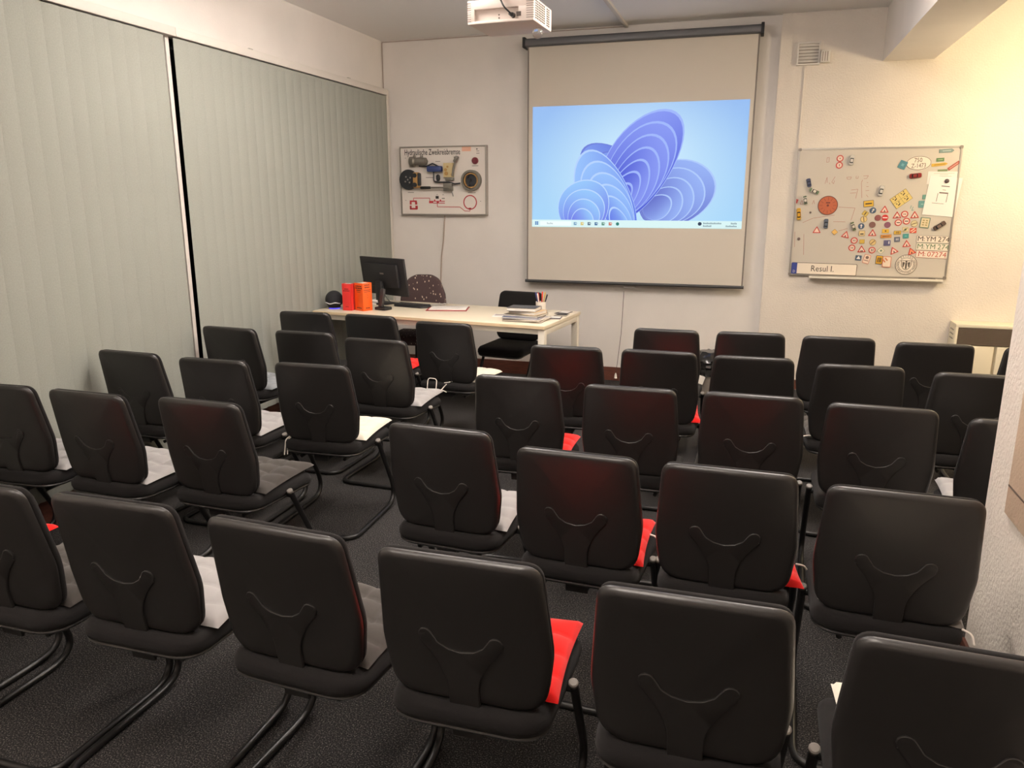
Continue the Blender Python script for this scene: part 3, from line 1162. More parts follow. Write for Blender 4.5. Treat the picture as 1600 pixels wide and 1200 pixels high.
prect(0.042, 0.012, 0.20, 0.05, (236, 248, 248))
for k in range(4):
    prect(0.016 + 0.009 * (k % 2), 0.018 + 0.0155 * (k // 2), 0.0235 + 0.009 * (k % 2), 0.031 + 0.0155 * (k // 2), (70, 120, 180))
for k, c in enumerate([(120, 160, 190), (214, 190, 110), (90, 110, 130), (70, 110, 150), (90, 140, 120), (200, 110, 90), (60, 130, 120)]):
    u = 0.212 + 0.0345 * k
    if k == 6:
        pts = [(u + 0.008, 0.031)] + [(u + 0.008 + 0.008 * math.cos(2 * PI * q / 12), 0.031 + 0.0145 * math.sin(2 * PI * q / 12)) for q in range(12)]
        pic_poly(pts, [c] * 13)
    else:
        prect(u, 0.018, u + 0.014, 0.044, c)
        prect(u + 0.005, 0.028, u + 0.017, 0.040, mix(c, (230, 245, 245), 0.55))
pts = [(0.812, 0.038)] + [(0.812 + 0.009 * math.cos(2 * PI * q / 12), 0.038 + 0.015 * math.sin(2 * PI * q / 12)) for q in range(12)]
pic_poly(pts, [(60, 70, 90)] * 13)
for u0_, u1_, v_ in ((0.828, 0.905, 0.041), (0.828, 0.865, 0.019), (0.952, 0.978, 0.041), (0.93, 0.978, 0.019)):
    k_ = 0
    while u0_ + k_ * 0.0055 < u1_:
        prect(u0_ + k_ * 0.0055, v_ - 0.005, u0_ + k_ * 0.0055 + 0.0036, v_ + (0.006 if k_ % 3 else 0.009), (120, 140, 150))
        k_ += 1
me = bpy.data.meshes.new('projected_picture')
me.from_pydata(PV, [], PF)
ca_ = me.color_attributes.new('Col', 'FLOAT_COLOR', 'POINT')
for k, c in enumerate(PC):
    ca_.data[k].color = c
me.materials.append(M_PIC)
pic = bpy.data.objects.new('projected_picture', me)
COL.objects.link(pic)
pic.parent = t
pic['label'] = 'projected computer desktop with blue curved folds and a task bar'
yl = -0.0016 - 0.00006 * layer[0] - 0.001
M_TASK = emissive('taskbar_text', (110, 130, 140), 1.0)
for txt, u, v, sz in (('Suche', 0.092, 0.031, 0.024),):
    wall_text('task_text', txt, sz, ix0 + u * iw, yl, iz0 + v * ih, M_TASK, pic)

# ------------------------------------------------------------------ projector
YP = 3.75
c0, c1 = at_y(730, 37, YP), at_y(834, 33, YP)
pw = c1.x - c0.x
PX, PZ = (c0.x + c1.x) / 2, (c0.z + c1.z) / 2
t = thing('ceiling_projector', 'white projector hanging from the ceiling by a pole', 'projector', (PX, YP, PZ), math.radians(-2))
ph, pd = 0.105, 0.30
bm = nb()
hw = pw / 2
b2(bm, (-hw, 0.02, 0.0), (hw, pd, ph), 0.006)
b2(bm, (-hw, 0.0, 0.0), (hw, 0.021, 0.012), 0.002)
b2(bm, (-hw, 0.0, 0.064), (hw, 0.021, ph), 0.003)
b2(bm, (-hw, 0.0, 0.011), (-hw + 0.035, 0.021, 0.066), 0.002)
b2(bm, (hw - 0.075, 0.0, 0.011), (hw, 0.021, 0.066), 0.002)
M_PROJ = mat('projector_white', (226, 214, 206), 0.5)
finish('body', bm, M_PROJ, t)
bm = nb()
for k in range(9):
    z = 0.012 + 0.010 * k
    b2(bm, (-hw - 0.0015, 0.012, z), (-hw + 0.018, -0.0012, z + 0.003))
    b2(bm, (hw - 0.035, -0.0012, z), (hw + 0.001, 0.012, z + 0.003))
finish('vent_slots', bm, mat('slot_grey', (150, 138, 130), 0.7), t, smooth=False)
bm = nb()
for j in range(9):
    for k in range(8):
        if j == 6:
            continue
        b2(bm, (hw - 0.001, 0.03 + 0.026 * j, 0.014 + 0.0105 * k), (hw + 0.0012, 0.03 + 0.026 * j + 0.017, 0.014 + 0.0105 * k + 0.0065))
finish('grille_holes', bm, mat('hole_dark', (82, 72, 66), 0.8), t, smooth=False)['kind'] = 'stuff'
bm = nb()
for z in (0.024, 0.038):
    cyl(bm, (-0.012, 0.018, z), (-0.012, 0.021, z), 0.0035, 10)
cyl(bm, (0.06, 0.019, 0.03), (0.06, 0.0195, 0.03), 0.012, 12)
b2(bm, (0.082, -0.001, 0.022), (0.105, 0.003, 0.042))
finish('sockets', bm, mat('hole_dark', (82, 72, 66), 0.8), t)
bm = nb()
tube(bm, [(0.03, 0.035, 0.045), (0.062, 0.005, 0.030), (0.064, -0.012, 0.028)], [0.006, 0.011, 0.009], 8)
tube(bm, fillet([(0.064, -0.012, 0.028), (0.03, -0.03, 0.06), (0.0, -0.01, 0.11), (-0.02, 0.05, 0.16), (0, 0.14, 0.22)], 0.04, 5), 0.004, 8)
finish('video_cable', bm, M_BLACK, t)
bm = nb()
tube(bm, [(-0.012, -0.018, 0.145), (0.006, -0.026, 0.098)], 0.009, 8)
finish('cable_sleeve', bm, M_BLACK, t)
bm = nb()
cyl(bm, (0, 0.15, ph + 0.02), (0, 0.15, CZ - PZ), 0.02)
b2(bm, (-0.09, 0.06, ph), (0.09, 0.24, ph + 0.02), 0.004)
b2(bm, (-0.07, 0.08, CZ - PZ - 0.012), (0.07, 0.22, CZ - PZ), 0.003)
finish('ceiling_mount', bm, M_PROJ, t)
bm = nb()
b2(bm, (0.075, 0.005, ph), (0.105, 0.03, ph + 0.06), 0.003)
finish('mount_clip', bm, mat('dark_clip', (70, 66, 62), 0.5), t)
bm = nb()
cyl(bm, (-0.07, pd, 0.05), (-0.07, pd + 0.02, 0.05), 0.034, 20)
finish('lens', bm, M_GLOSSB, t)
q = at_y(838.5, 52, YP + 0.2) - Vector((PX, YP, PZ))
bm = nb()
cyl(bm, q + Vector((0, 0, 0.02)), (q.x, q.y, 0.0), 0.005, 8)
finish('foot_stem', bm, M_ALU, t)
bm = nb()
bmesh.ops.create_uvsphere(bm, u_segments=20, v_segments=12, radius=0.027, matrix=Matrix.Translation(q))
finish('glass_ball', bm, mat('clear_glass', (235, 235, 235), 0.05, trans=0.9), t, angle=180)

# ceiling trunking and cables
a0, a1 = at_z(945, 0, CZ), at_z(982, 38, CZ)
bm = nb()
x_ = (a0.x + a1.x) / 2
b2(bm, (x_ - 0.016, 4.5, CZ - 0.022), (x_ + 0.016, D - 0.002, CZ), 0.002)
tag(finish('cable_trunking', bm, M_RAIL), 'white cable trunking running along the ceiling to the front wall', 'trunking')
bm = nb()
tube(bm, fillet([(x_ - 0.02, D - 0.006, CZ - 0.012), (XL + 0.008, D - 0.006, CZ - 0.012), (XL + 0.008, D - 0.006, 2.66)], 0.01, 3), 0.004, 6)
tag(finish('corner_cable', bm, mat('cable_grey', (176, 160, 148), 0.7)), 'thin cable along the ceiling edge and down the window corner', 'cable')

# ------------------------------------------------------------------ vent and its cable duct
v0, v1 = at_y(1244, 103, YR), at_y(1283, 65, YR)
t = thing('wall_vent', 'white louvred air vent high on the plaster wall', 'vent', ((v0.x + v1.x) / 2, YR, v0.z))
vw, vh = v1.x - v0.x, v1.z - v0.z
bm = nb()
sheet(bm, [(x, z + vh / 2) for x, z in rrect(vw, vh)], -0.004, -0.0005)
finish('back_plate', bm, mat('vent_shade', (150, 138, 126), 0.8), t, smooth=False)
bm = nb()
o_, i_ = rrect(vw, vh, 0.004, 2), rrect(vw - 0.024, vh - 0.024, 0.002, 2)
ring_sheet(bm, [(x, z + vh / 2) for x, z in o_], [(x, z + vh / 2) for x, z in i_], -0.022, 0)
finish('frame', bm, M_RAIL, t)
for k in range(6):
    bm = nb()
    box(bm, (0, -0.013, 0.024 + (vh - 0.03) * k / 6 + 0.006), (vw - 0.024, 0.004, (vh - 0.03) / 6 * 0.98), 0.001, Matrix.Rotation(math.radians(-28), 3, 'X'))
    finish('louvre', bm, M_RAIL, t)
bm = nb()
b2(bm, (vw / 2 + 0.004, -0.05, 0.01), (vw / 2 + 0.075, 0, 0.10), 0.006)
d0 = finish('junction_box', bm, M_RAIL, t)
bm = nb()
for k in range(3):
    b2(bm, (vw / 2 + 0.016 + 0.018 * k, -0.0515, 0.02), (vw / 2 + 0.022 + 0.018 * k, -0.049, 0.09))
finish('ribs', bm, mat('vent_shade', (150, 138, 126), 0.8), d0, smooth=False)
a0, a1 = at_y(1258, 104, YR), at_y(1249, 231, YR)
bm = nb()
b2(bm, (a0.x - 0.006, YR - 0.010, a1.z), (a0.x + 0.006, YR, a0.z - 0.002), 0.002)
tag(finish('cable_duct', bm, M_ROUGH), 'narrow painted cable duct between the vent and the whiteboard', 'cable duct')

# ------------------------------------------------------------------ storage heater
t = thing('wall_heater', 'cream storage heater with dark grille at the right wall end', 'heater', (1.56, YR, 0.02))
hx, hd, hz = 1.05, 0.20, 0.665
M_HEAT = mat('heater_cream', (226, 216, 192), 0.5)
bm = nb()
b2(bm, (0, -hd, hz - 0.012), (hx, 0, hz + 0.015), 0.004)
b2(bm, (0, -hd, 0), (0.02, 0, hz - 0.01), 0.003)
b2(bm, (hx - 0.02, -hd, 0), (hx, 0, hz - 0.01), 0.003)
b2(bm, (0.02, -hd + 0.03, 0), (hx - 0.02, -0.001, hz - 0.012))
finish('casing', bm, M_HEAT, t)
bm = nb()
b2(bm, (0.02, -hd + 0.012, 0.515), (hx - 0.02, -hd + 0.03, hz - 0.012))
gr = finish('grille_back', bm, mat('grille_dark', (92, 80, 72), 0.7), t, smooth=False)
for k in range(13):
    bm = nb()
    b2(bm, (0.02, -hd + 0.002, 0.522 + 0.0102 * k), (hx - 0.02, -hd + 0.013, 0.5262 + 0.0102 * k))
    finish('grille_bar', bm, mat('grille_bar_brown', (128, 112, 98), 0.6), gr, smooth=False)
for x0, x1 in ((0.022, 0.285), (0.305, 0.66), (0.68, hx - 0.022)):
    bm = nb()
    b2(bm, (x0, -hd - 0.002, 0.03), (x1, -hd + 0.028, 0.51), 0.004)
    finish('front_panel', bm, M_HEAT, t)
bm = nb()
for r_ in range(3):
    for k in range(4):
        cyl(bm, (-0.0012, -0.05 - 0.03 * k, hz - 0.04 - 0.035 * r_), (0.001, -0.05 - 0.03 * k, hz - 0.04 - 0.035 * r_), 0.007, 8)
finish('side_holes', bm, mat('hole_dark', (82, 72, 66), 0.8), t)['kind'] = 'stuff'

# ------------------------------------------------------------------ waste bin
t = thing('waste_bin', 'grey waste bin lined with a crumpled black bag behind the front row', 'bin', (-0.30, 6.55, 0))
bm = nb()
lathe(bm, [(0.001, 0), (0.095, 0), (0.10, 0.004), (0.125, 0.25), (0.122, 0.25), (0.097, 0.008), (0.001, 0.006)], seg=24)
finish('bin_body', bm, mat('bin_grey', (120, 112, 104), 0.5), t)
bm = nb()
rnd = random.Random(3)
rings = []
for j in range(11):
    f = j / 10
    r0 = 0.128 + 0.012 * math.sin(f * PI) - (0.05 * max(0, f - 0.75) / 0.25)
    rings.append([Vector(((r0 + rnd.uniform(-0.012, 0.012)) * math.cos(2 * PI * k / 22), (r0 + rnd.uniform(-0.012, 0.012)) * math.sin(2 * PI * k / 22),
                          0.215 + 0.20 * f + rnd.uniform(-0.006, 0.006))) for k in range(22)])
loft(bm, rings)
finish('bag_liner', bm, mat('bin_bag', (30, 29, 28), 0.22, spec=0.7), t, angle=20)
bm = nb()
box(bm, (-0.05, -0.132, 0.19), (0.05, 0.003, 0.07), 0, Matrix.Rotation(0.3, 3, 'Y'))
finish('paper_scrap', bm, M_PAPER, t, smooth=False)

# ------------------------------------------------------------------ notice on the pillar
bm = nb()
b2(bm, (0.838, 1.75, 0.665), (0.8495, 2.71, 1.55), 0.002)
o = tag(finish('notice_board', bm, mat('kraft_board', (196, 172, 148), 0.85, bump=0.6, bscale=80)), 'beige board mounted on the side of the plaster pillar', 'board')
bm = nb()
b2(bm, (0.8365, 1.75, 0.758), (0.839, 2.705, 0.764))
finish('seam', bm, mat('seam_dark', (92, 78, 68), 0.8), o, smooth=False)

# ------------------------------------------------------------------ brake demonstration board
YD = 6.955
bl, tr = at_y(628, 335.5, YD), at_y(760, 226.5, YD)
bw, bh = tr.x - bl.x, tr.z - bl.z
bcx, bcz = (bl.x + tr.x) / 2, (bl.z + tr.z) / 2
t = thing('brake_display_board', 'framed teaching board with real brake parts and a red circuit diagram', 'teaching board', (bcx, YD, bcz))
bm = nb()
b2(bm, (-bw / 2 + 0.008, 0.0, -bh / 2 + 0.008), (bw / 2 - 0.008, 0.043, bh / 2 - 0.008))
panel = finish('panel', bm, mat('board_white', (224, 216, 208), 0.5), t, smooth=False)
bm = nb()
ring_sheet(bm, rrect(bw, bh), rrect(bw - 0.022, bh - 0.022), -0.012, 0.044)
finish('frame', bm, M_ALU, t, smooth=False)


def bq(cx_, cy_):
    p = at_y(610 + cx_ / 8.571, 210 + cy_ / 8.571, YD)
    return p.x - bcx, p.z - bcz


def bs(n):
    return n / 8.571 / FPX * 7.13


wall_text('title', 'Hydraulische Zweikreisbremse', 0.074, bq(558, 240)[0], -0.0008, bq(558, 240)[1], M_INK, panel, fit=bq(930, 240)[0] - bq(188, 240)[0], bold=0.008)
STEEL = mat('cast_steel', (128, 124, 116), 0.45, metal=0.5, bump=0.2, bscale=120)
DARKM = mat('dark_metal', (58, 60, 64), 0.45, metal=0.4)
BRASS = mat('brass_zinc', (186, 146, 92), 0.4, metal=0.4)
BLUEP = mat('blue_paint', (52, 66, 116), 0.4)
PLATE = mat('cream_plate', (206, 186, 140), 0.5)
WINE = mat('wine_red', (116, 44, 54), 0.5)
REDP = mat('diagram_red', (176, 50, 56), 0.7)
GREYP = mat('diagram_grey', (110, 104, 100), 0.7)


def bcyl(bm, c, r, y0, y1, n=24):
    sheet(bm, circ(c[0], c[1], r, n), y0, y1)


# brake disc and caliper
c = bq(258, 608)
bm = nb()
bcyl(bm, c, bs(136), -0.03, -0.014)
bcyl(bm, c, bs(62), -0.042, -0.03)
disc = finish('brake_disc', bm, DARKM, t)
bm = nb()
for k in range(5):
    a = k * 2 * PI / 4 + 0.6 if k < 4 else 0
    rr = bs(45) if k < 4 else 0
    bcyl(bm, (c[0] + rr * math.cos(a), c[1] + rr * math.sin(a)), bs(12), -0.045, -0.042, 10)
finish('bolt', bm, M_ALU, disc)
c = bq(375, 615)
bm = nb()
box(bm, (c[0], -0.04, c[1]), (bs(95), 0.05, bs(210)), 0.014)
cal = finish('caliper', bm, BRASS, t)
bm = nb()
box(bm, (c[0] + bs(42), -0.045, c[1] + bs(10)), (bs(36), 0.05, bs(170)), 0.010)
for s in (-1, 1):
    bcyl(bm, (c[0] - bs(10), c[1] + s * bs(62)), bs(30), -0.078, -0.06, 14)
finish('caliper_bracket', bm, DARKM, cal)
# master cylinder
a, b = bq(290, 365), bq(500, 365)
bm = nb()
tube(bm, [(a[0], -0.04, a[1]), (a[0] + bs(60), -0.04, a[1]), (a[0] + bs(80), -0.04, a[1]), (b[0] - bs(70), -0.04, b[1]), (b[0], -0.04, b[1]), (b[0] + bs(25), -0.04, b[1])],
     [bs(62), bs(66), bs(48), bs(58), bs(50), bs(10)], 16)
for x in (345, 440):
    q = bq(x, 300)
    cyl(bm, (q[0], -0.04, q[1] - bs(30)), (q[0], -0.04, q[1] + bs(16)), bs(20), 12)
finish('master_cylinder', bm, STEEL, t)
# blue pressure regulator and pipes
c = bq(612, 465)
bm = nb()
box(bm, (c[0], -0.035, c[1]), (bs(215), 0.06, bs(78)), 0.014)
finish('blue_reservoir', bm, BLUEP, t)
bm = nb()
pp = [bq(400, 425), bq(500, 430), bq(580, 390), bq(700, 450)]
tube(bm, fillet([(x, -0.03, z) for x, z in pp], 0.02, 4), bs(9), 8)
pp = [bq(595, 500), bq(598, 630), bq(660, 640), bq(800, 640), bq(880, 665), bq(950, 655)]
tube(bm, fillet([(x, -0.03, z) for x, z in pp], 0.02, 4), bs(10), 8)
finish('brake_pipe', bm, DARKM, t)
c = bq(655, 580)
bm = nb()
tube(bm, [(c[0], -0.03, c[1] - bs(45)), (c[0], -0.03, c[1] - bs(20)), (c[0], -0.03, c[1] + bs(25)), (c[0], -0.03, c[1] + bs(42))], [bs(18), bs(28), bs(28), bs(10)], 14)
finish('pressure_switch', bm, DARKM, t)
# pedal block
c = bq(790, 480)
bm = nb()
box(bm, (c[0], -0.02, c[1]), (bs(140), 0.036, bs(185)), 0.004)
pl = finish('pedal_plate', bm, PLATE, t)
bm = nb()
for x, z, r_ in ((785, 435, 14), (760, 475, 20), (770, 525, 26), (850, 540, 20)):
    bcyl(bm, bq(x, z), bs(r_), -0.044, -0.037, 12)
finish('bolt', bm, BRASS, pl)
bm = nb()
pp = [bq(855, 560), bq(870, 460), bq(900, 360), bq(890, 300)]
tube(bm, fillet([(x, -0.05, z) for x, z in pp], 0.02, 4), bs(16), 8)
q = bq(908, 335)
box(bm, (q[0], -0.055, q[1]), (bs(36), 0.05, bs(86)), 0.006, Matrix.Rotation(math.radians(30), 3, 'Y'))
finish('pedal', bm, STEEL, t)
c = bq(805, 598)
bm = nb()
box(bm, (c[0], -0.02, c[1]), (bs(120), 0.03, bs(40)), 0.004)
finish('pedal_foot', bm, STEEL, t)
# hand brake lever
a, b = bq(560, 713), bq(850, 713)
bm = nb()
tube(bm, [(a[0], -0.05, a[1]), (b[0], -0.05, b[1])], bs(12), 10)
lev = finish('hand_lever', bm, STEEL, t)
a = bq(430, 716)
b = bq(568, 714)
bm = nb()
tube(bm, [(a[0], -0.05, a[1]), (a[0] + bs(14), -0.05, a[1]), (b[0] - bs(8), -0.05, b[1]), (b[0], -0.05, b[1])], [bs(12), bs(20), bs(18), bs(12)], 10)
finish('grip', bm, M_BLACK, lev)
c = bq(790, 705)
bm = nb()
box(bm, (c[0], -0.03, c[1]), (bs(125), 0.05, bs(105)), 0.006)
q = bq(835, 705)
bcyl(bm, q, bs(26), -0.07, -0.055, 14)
q0, q1 = bq(845, 765), bq(862, 830)
tube(bm, [(q0[0], -0.04, q0[1]), (q1[0], -0.04, q1[1])], bs(7), 6)
finish('lever_bracket', bm, STEEL, t)
# drum
c = bq(1098, 618)
bm = nb()
ring_sheet(bm, circ(c[0], c[1], bs(137), 28), circ(c[0], c[1], bs(108), 28), -0.055, -0.001)
drum = finish('brake_drum', bm, STEEL, t)
bm = nb()
bcyl(bm, c, bs(108), -0.025, -0.002, 28)
bcyl(bm, (c[0] - bs(20), c[1]), bs(22), -0.05, -0.025, 14)
for a in (0.3, 2.4, 4.2, 5.3):
    bcyl(bm, (c[0] + bs(72) * math.cos(a), c[1] + bs(72) * math.sin(a)), bs(16), -0.045, -0.025, 10)
finish('drum_inside', bm, DARKM, drum)
bm = nb()
ring_sheet(bm, [(c[0] + bs(98) * math.cos(a), c[1] + bs(98) * math.sin(a)) for a in [k * 2 * PI / 28 for k in range(28)]],
           [(c[0] + bs(84) * math.cos(a), c[1] + bs(84) * math.sin(a)) for a in [k * 2 * PI / 28 for k in range(28)]], -0.045, -0.025)
finish('brake_shoe', bm, BRASS, drum)
# warning lamp
c = bq(1138, 352)
bm = nb()
bcyl(bm, c, bs(44), -0.016, -0.001, 20)
bcyl(bm, c, bs(30), -0.026, -0.016, 20)
finish('warning_lamp', bm, WINE, t)
# sticker and small print
c = bq(1018, 193)
bm = nb()
sheet(bm, [(c[0] + x, c[1] + z) for x, z in rrect(bs(128), bs(62))], -0.0012, 0)
finish('sticker', bm, mat('sticker_pink', (226, 176, 152), 0.7), panel, smooth=False)
bm = nb()
c = bq(1158, 195)
bcyl(bm, c, bs(11), -0.001, 0, 10)
for x, z, w in ((1170, 222, 40), (1172, 252, 44), (1135, 420, 90), (635, 362, 70), (295, 436, 90), (275, 778, 90), (1090, 780, 110), (525, 578, 110), (850, 385, 50), (200, 318, 12), (208, 884, 14), (1208, 895, 14), (626, 806, 18), (706, 808, 20)):
    c = bq(x, z)
    sheet(bm, [(c[0] + a, c[1] + b) for a, b in rrect(bs(w), bs(7))], -0.001, 0)
finish('small_print', bm, GREYP, panel, smooth=False)


def stripe(bm, pts, w, y0=-0.0012, y1=0.0):
    for (x0, z0), (x1, z1) in zip(pts, pts[1:]):
        d = Vector((x1 - x0, z1 - z0))
        if d.length < 1e-6:
            continue
        n_ = Vector((-d.y, d.x)).normalized() * w / 2
        sheet(bm, [(x0 + n_.x, z0 + n_.y), (x1 + n_.x, z1 + n_.y), (x1 - n_.x, z1 - n_.y), (x0 - n_.x, z0 - n_.y)], y0, y1)


bm = nb()
stripe(bm, [bq(310, 885), bq(310, 853), bq(527, 853), bq(527, 895)], bs(8))
stripe(bm, [bq(628, 925), bq(630, 970), bq(930, 972), bq(995, 1025), bq(1065, 1028), bq(1066, 1000)], bs(8))
for x0, z0, x1, z1 in ((260, 885, 355, 905), (260, 905, 285, 940), (330, 905, 360, 940), (260, 955, 285, 1000), (335, 955, 368, 1000), (262, 985, 362, 1008),
                       (518, 890, 575, 922), (575, 890, 730, 900), (575, 915, 730, 925), (620, 900, 650, 916), (585, 872, 602, 890), (662, 872, 680, 890), (1048, 982, 1085, 1002)):
    p0, p1 = bq(x0, z0), bq(x1, z1)
    sheet(bm, [(p0[0], p0[1]), (p1[0], p0[1]), (p1[0], p1[1]), (p0[0], p1[1])], -0.0012, 0)
c = bq(1068, 910)
ring_sheet(bm, circ(c[0], c[1], bs(98), 28), circ(c[0], c[1], bs(84), 28), -0.0012, 0)
finish('circuit_diagram', bm, REDP, panel, smooth=False)
bm = nb()
p0, p1 = bq(606, 825), bq(648, 862)
sheet(bm, [(p0[0], p0[1]), (p1[0], p0[1]), (p1[0], p1[1]), (p0[0], p1[1])], -0.0012, 0)
stripe(bm, [bq(690, 857), bq(728, 857)], bs(9))
finish('diagram_switches', bm, M_INK, panel, smooth=False)
bm = nb()
for x in (bq(270, 0)[0],):
    pass
tube(bm, [at_y(695, 337, 6.985), at_y(693, 375, 6.985), at_y(690, 400, 6.985), at_y(688, 470, 6.985)], 0.006, 6)
tag(finish('power_cable', bm, mat('cable_beige', (168, 150, 136), 0.7)), 'beige cable hanging from the brake teaching board down the wall', 'cable')

# ------------------------------------------------------------------ whiteboard with magnets
YW = YR - 0.022
w0, w1 = at_y(1240, 432, YW), at_y(1505, 226.5, YW)
x0 = (at_y(1245, 233, YW).x + at_y(1235, 432, YW).x) / 2
x1 = (w1.x + at_y(1478, 434, YW).x) / 2
z1 = (w1.z + at_y(1245, 233, YW).z) / 2
z0 = (at_y(1235, 432, YW).z + at_y(1478, 434, YW).z) / 2
wcx, wcz, ww, wh = (x0 + x1) / 2, (z0 + z1) / 2, x1 - x0, z1 - z0
wb = thing('whiteboard', 'magnetic whiteboard covered with traffic sign magnets on the plaster wall', 'whiteboard', (wcx, YW, wcz))
bm = nb()
b2(bm, (-ww / 2 + 0.006, 0.0, -wh / 2 + 0.006), (ww / 2 - 0.006, 0.018, wh / 2 - 0.006))
surf = finish('writing_surface', bm, mat('whiteboard_enamel', (194, 186, 174), 0.35), wb, smooth=False)
bm = nb()
ring_sheet(bm, rrect(ww, wh, 0.02, 4), rrect(ww - 0.024, wh - 0.024, 0.012, 4), -0.006, 0.02)
finish('frame', bm, M_ALU, wb)
for sx in (-1, 1):
    for sz in (-1, 1):
        bm = nb()
        sheet(bm, [(sx * (ww / 2 - 0.010) + x, sz * (wh / 2 - 0.010) + z) for x, z in rrect(0.024, 0.024, 0.008, 4)], -0.009, 0.019)
        finish('corner_cap', bm, mat('cap_grey', (128, 120, 112), 0.5), wb)
bm = nb()
b2(bm, (-ww / 2 + 0.16, -0.065, -wh / 2 - 0.016), (ww / 2 - 0.03, 0.0, -wh / 2 - 0.008), 0.002)
b2(bm, (-ww / 2 + 0.16, -0.068, -wh / 2 - 0.016), (ww / 2 - 0.03, -0.062, -wh / 2 + 0.002), 0.002)
finish('pen_tray', bm, M_STEELW, wb)


def wq(cx_, cy_):
    p = at_y(1220 + cx_ / 5, 210 + cy_ / 5, YW)
    return p.x, p.z


def wsz(n):
    return n * 0.00097


def wl(cx_, cy_):
    x, z = wq(cx_, cy_)
    return x - wcx, z - wcz


# marker writing
bm = nb()
for pts in ([(362, 182), (380, 180), (376, 215), (358, 218), (362, 182)], [(345, 385), (362, 335), (362, 378)], [(385, 388), (378, 378)], [(425, 330), (398, 372), (412, 385), (420, 360)],
            [(640, 355), (630, 375), (633, 497)], [(515, 335), (552, 333), (545, 350), (520, 350), (515, 335)], [(590, 325), (588, 345), (604, 343), (606, 325)],
            [(645, 325), (685, 323), (670, 345), (648, 345)], [(672, 375), (682, 378)], [(668, 408), (686, 408)], [(662, 440), (690, 438)], [(668, 472), (682, 490)],
            [(550, 435), (602, 428), (585, 500)], [(540, 460), (590, 455)], [(450, 568), (580, 575), (548, 672)], [(410, 682), (505, 684)], [(450, 755), (520, 735)],
            [(110, 760), (108, 880)], [(180, 780), (178, 940)], [(170, 690), (250, 655), (420, 630)], [(245, 545), (258, 515), (264, 545)],
            [(150, 545), (165, 515), (175, 545), (150, 545)]):
    stripe(bm, [wl(*p) for p in pts], wsz(3.2), -0.0009, 0.0)
finish('marker_writing', bm, mat('faded_marker', (168, 120, 108), 0.7), surf, smooth=False)
bm = nb()
for pts in ([(1020, 555), (1012, 580)], [(1035, 565), (1022, 595), (1040, 590)]):
    stripe(bm, [wl(*p) for p in pts], wsz(4), -0.0009, 0.0)
finish('green_writing', bm, mat('green_marker', (90, 150, 140), 0.7), surf, smooth=False)

RED, INK = (188, 52, 44), (46, 40, 38)
CREAM = (224, 200, 184)
GR = 'traffic sign magnets on the whiteboard'


def plate(name, label, cat, cpos, outer, inner=None, c_out=RED, c_in=CREAM, glyph=None, c_g=INK, rot=0.0, th=0.004, grp=GR, stripes=None, lift=0.0):
    x, z = wq(*cpos)
    bm = nb()
    sheet(bm, rot2(outer, rot), -th - lift, -0.0002 - lift)
    o = finish(name, bm, mat('mag_%d_%d_%d' % c_out, c_out, 0.55), None, (x, YW, z), smooth=False)
    tag(o, label, cat, grp)
    if inner:
        bm = nb()
        sheet(bm, rot2(inner, rot), -th - 0.0006 - lift, -th + 0.0002 - lift)
        finish('face', bm, mat('mag_%d_%d_%d' % c_in, c_in, 0.55), o, smooth=False)
    if glyph:
        bm = nb()
        for g in glyph:
            sheet(bm, rot2(g, rot), -th - 0.0013 - lift, -th - 0.0004 - lift)
        finish('symbol', bm, mat('mag_%d_%d_%d' % c_g, c_g, 0.55), o, smooth=False)
    return o


def sc(poly, k):
    return [(x * k, z * k) for x, z in poly]


def tri(s):
    r = s * 0.62
    p = [(r * math.cos(math.radians(a)), r * math.sin(math.radians(a))) for a in (90, 210, 330)]
    return [(v.x, v.y) for v in fillet([(x, z, 0) for x, z in p], s * 0.05, 3, closed=True)]


def bars(w, h, xs=(0,), z=0.0):
    return [[(x - w / 2, z - h / 2), (x + w / 2, z - h / 2), (x + w / 2, z + h / 2), (x - w / 2, z + h / 2)] for x in xs]


def arrow(s):
    return [[(-0.08 * s, -0.4 * s), (0.08 * s, -0.4 * s), (0.08 * s, 0.1 * s), (0.25 * s, 0.1 * s), (0, 0.42 * s), (-0.25 * s, 0.1 * s), (-0.08 * s, 0.1 * s)]]


def person(s):
    return [circ(0, 0.2 * s, 0.08 * s, 8), [(-0.16 * s, -0.2 * s), (0.16 * s, -0.2 * s), (0.1 * s, 0.1 * s), (-0.1 * s, 0.1 * s)]]


# warning triangles
u = wsz(62)
TRI = [((280, 752), 0, None, 'empty white warning triangle magnet at the lower left of the whiteboard'),
       ((505, 788), -12, 'p', 'tilted warning triangle magnet below the white and green toy car'),
       ((715, 775), 0, 'p', 'warning triangle magnet under the brown disc in the sign cluster'),
       ((810, 592), 0, 'p', 'topmost warning triangle magnet, left of the yellow crossing board'),
       ((907, 637), 3, 'b', 'warning triangle magnet just below the yellow crossing board'),
       ((1045, 635), 4, 'p', 'warning triangle magnet at the right of the cluster, under the pinned paper'),
       ((630, 902), 4, 'b', 'warning triangle magnet between two red ringed discs, above the striped sign'),
       ((982, 860), 6, 'p', 'warning triangle magnet left of the small licence plates'),
       ((882, 912), 26, 'p', 'tilted warning triangle magnet above the round seal, left one'),
       ((1020, 918), 22, 'p', 'orange tinted tilted warning triangle magnet touching the red licence plate')]
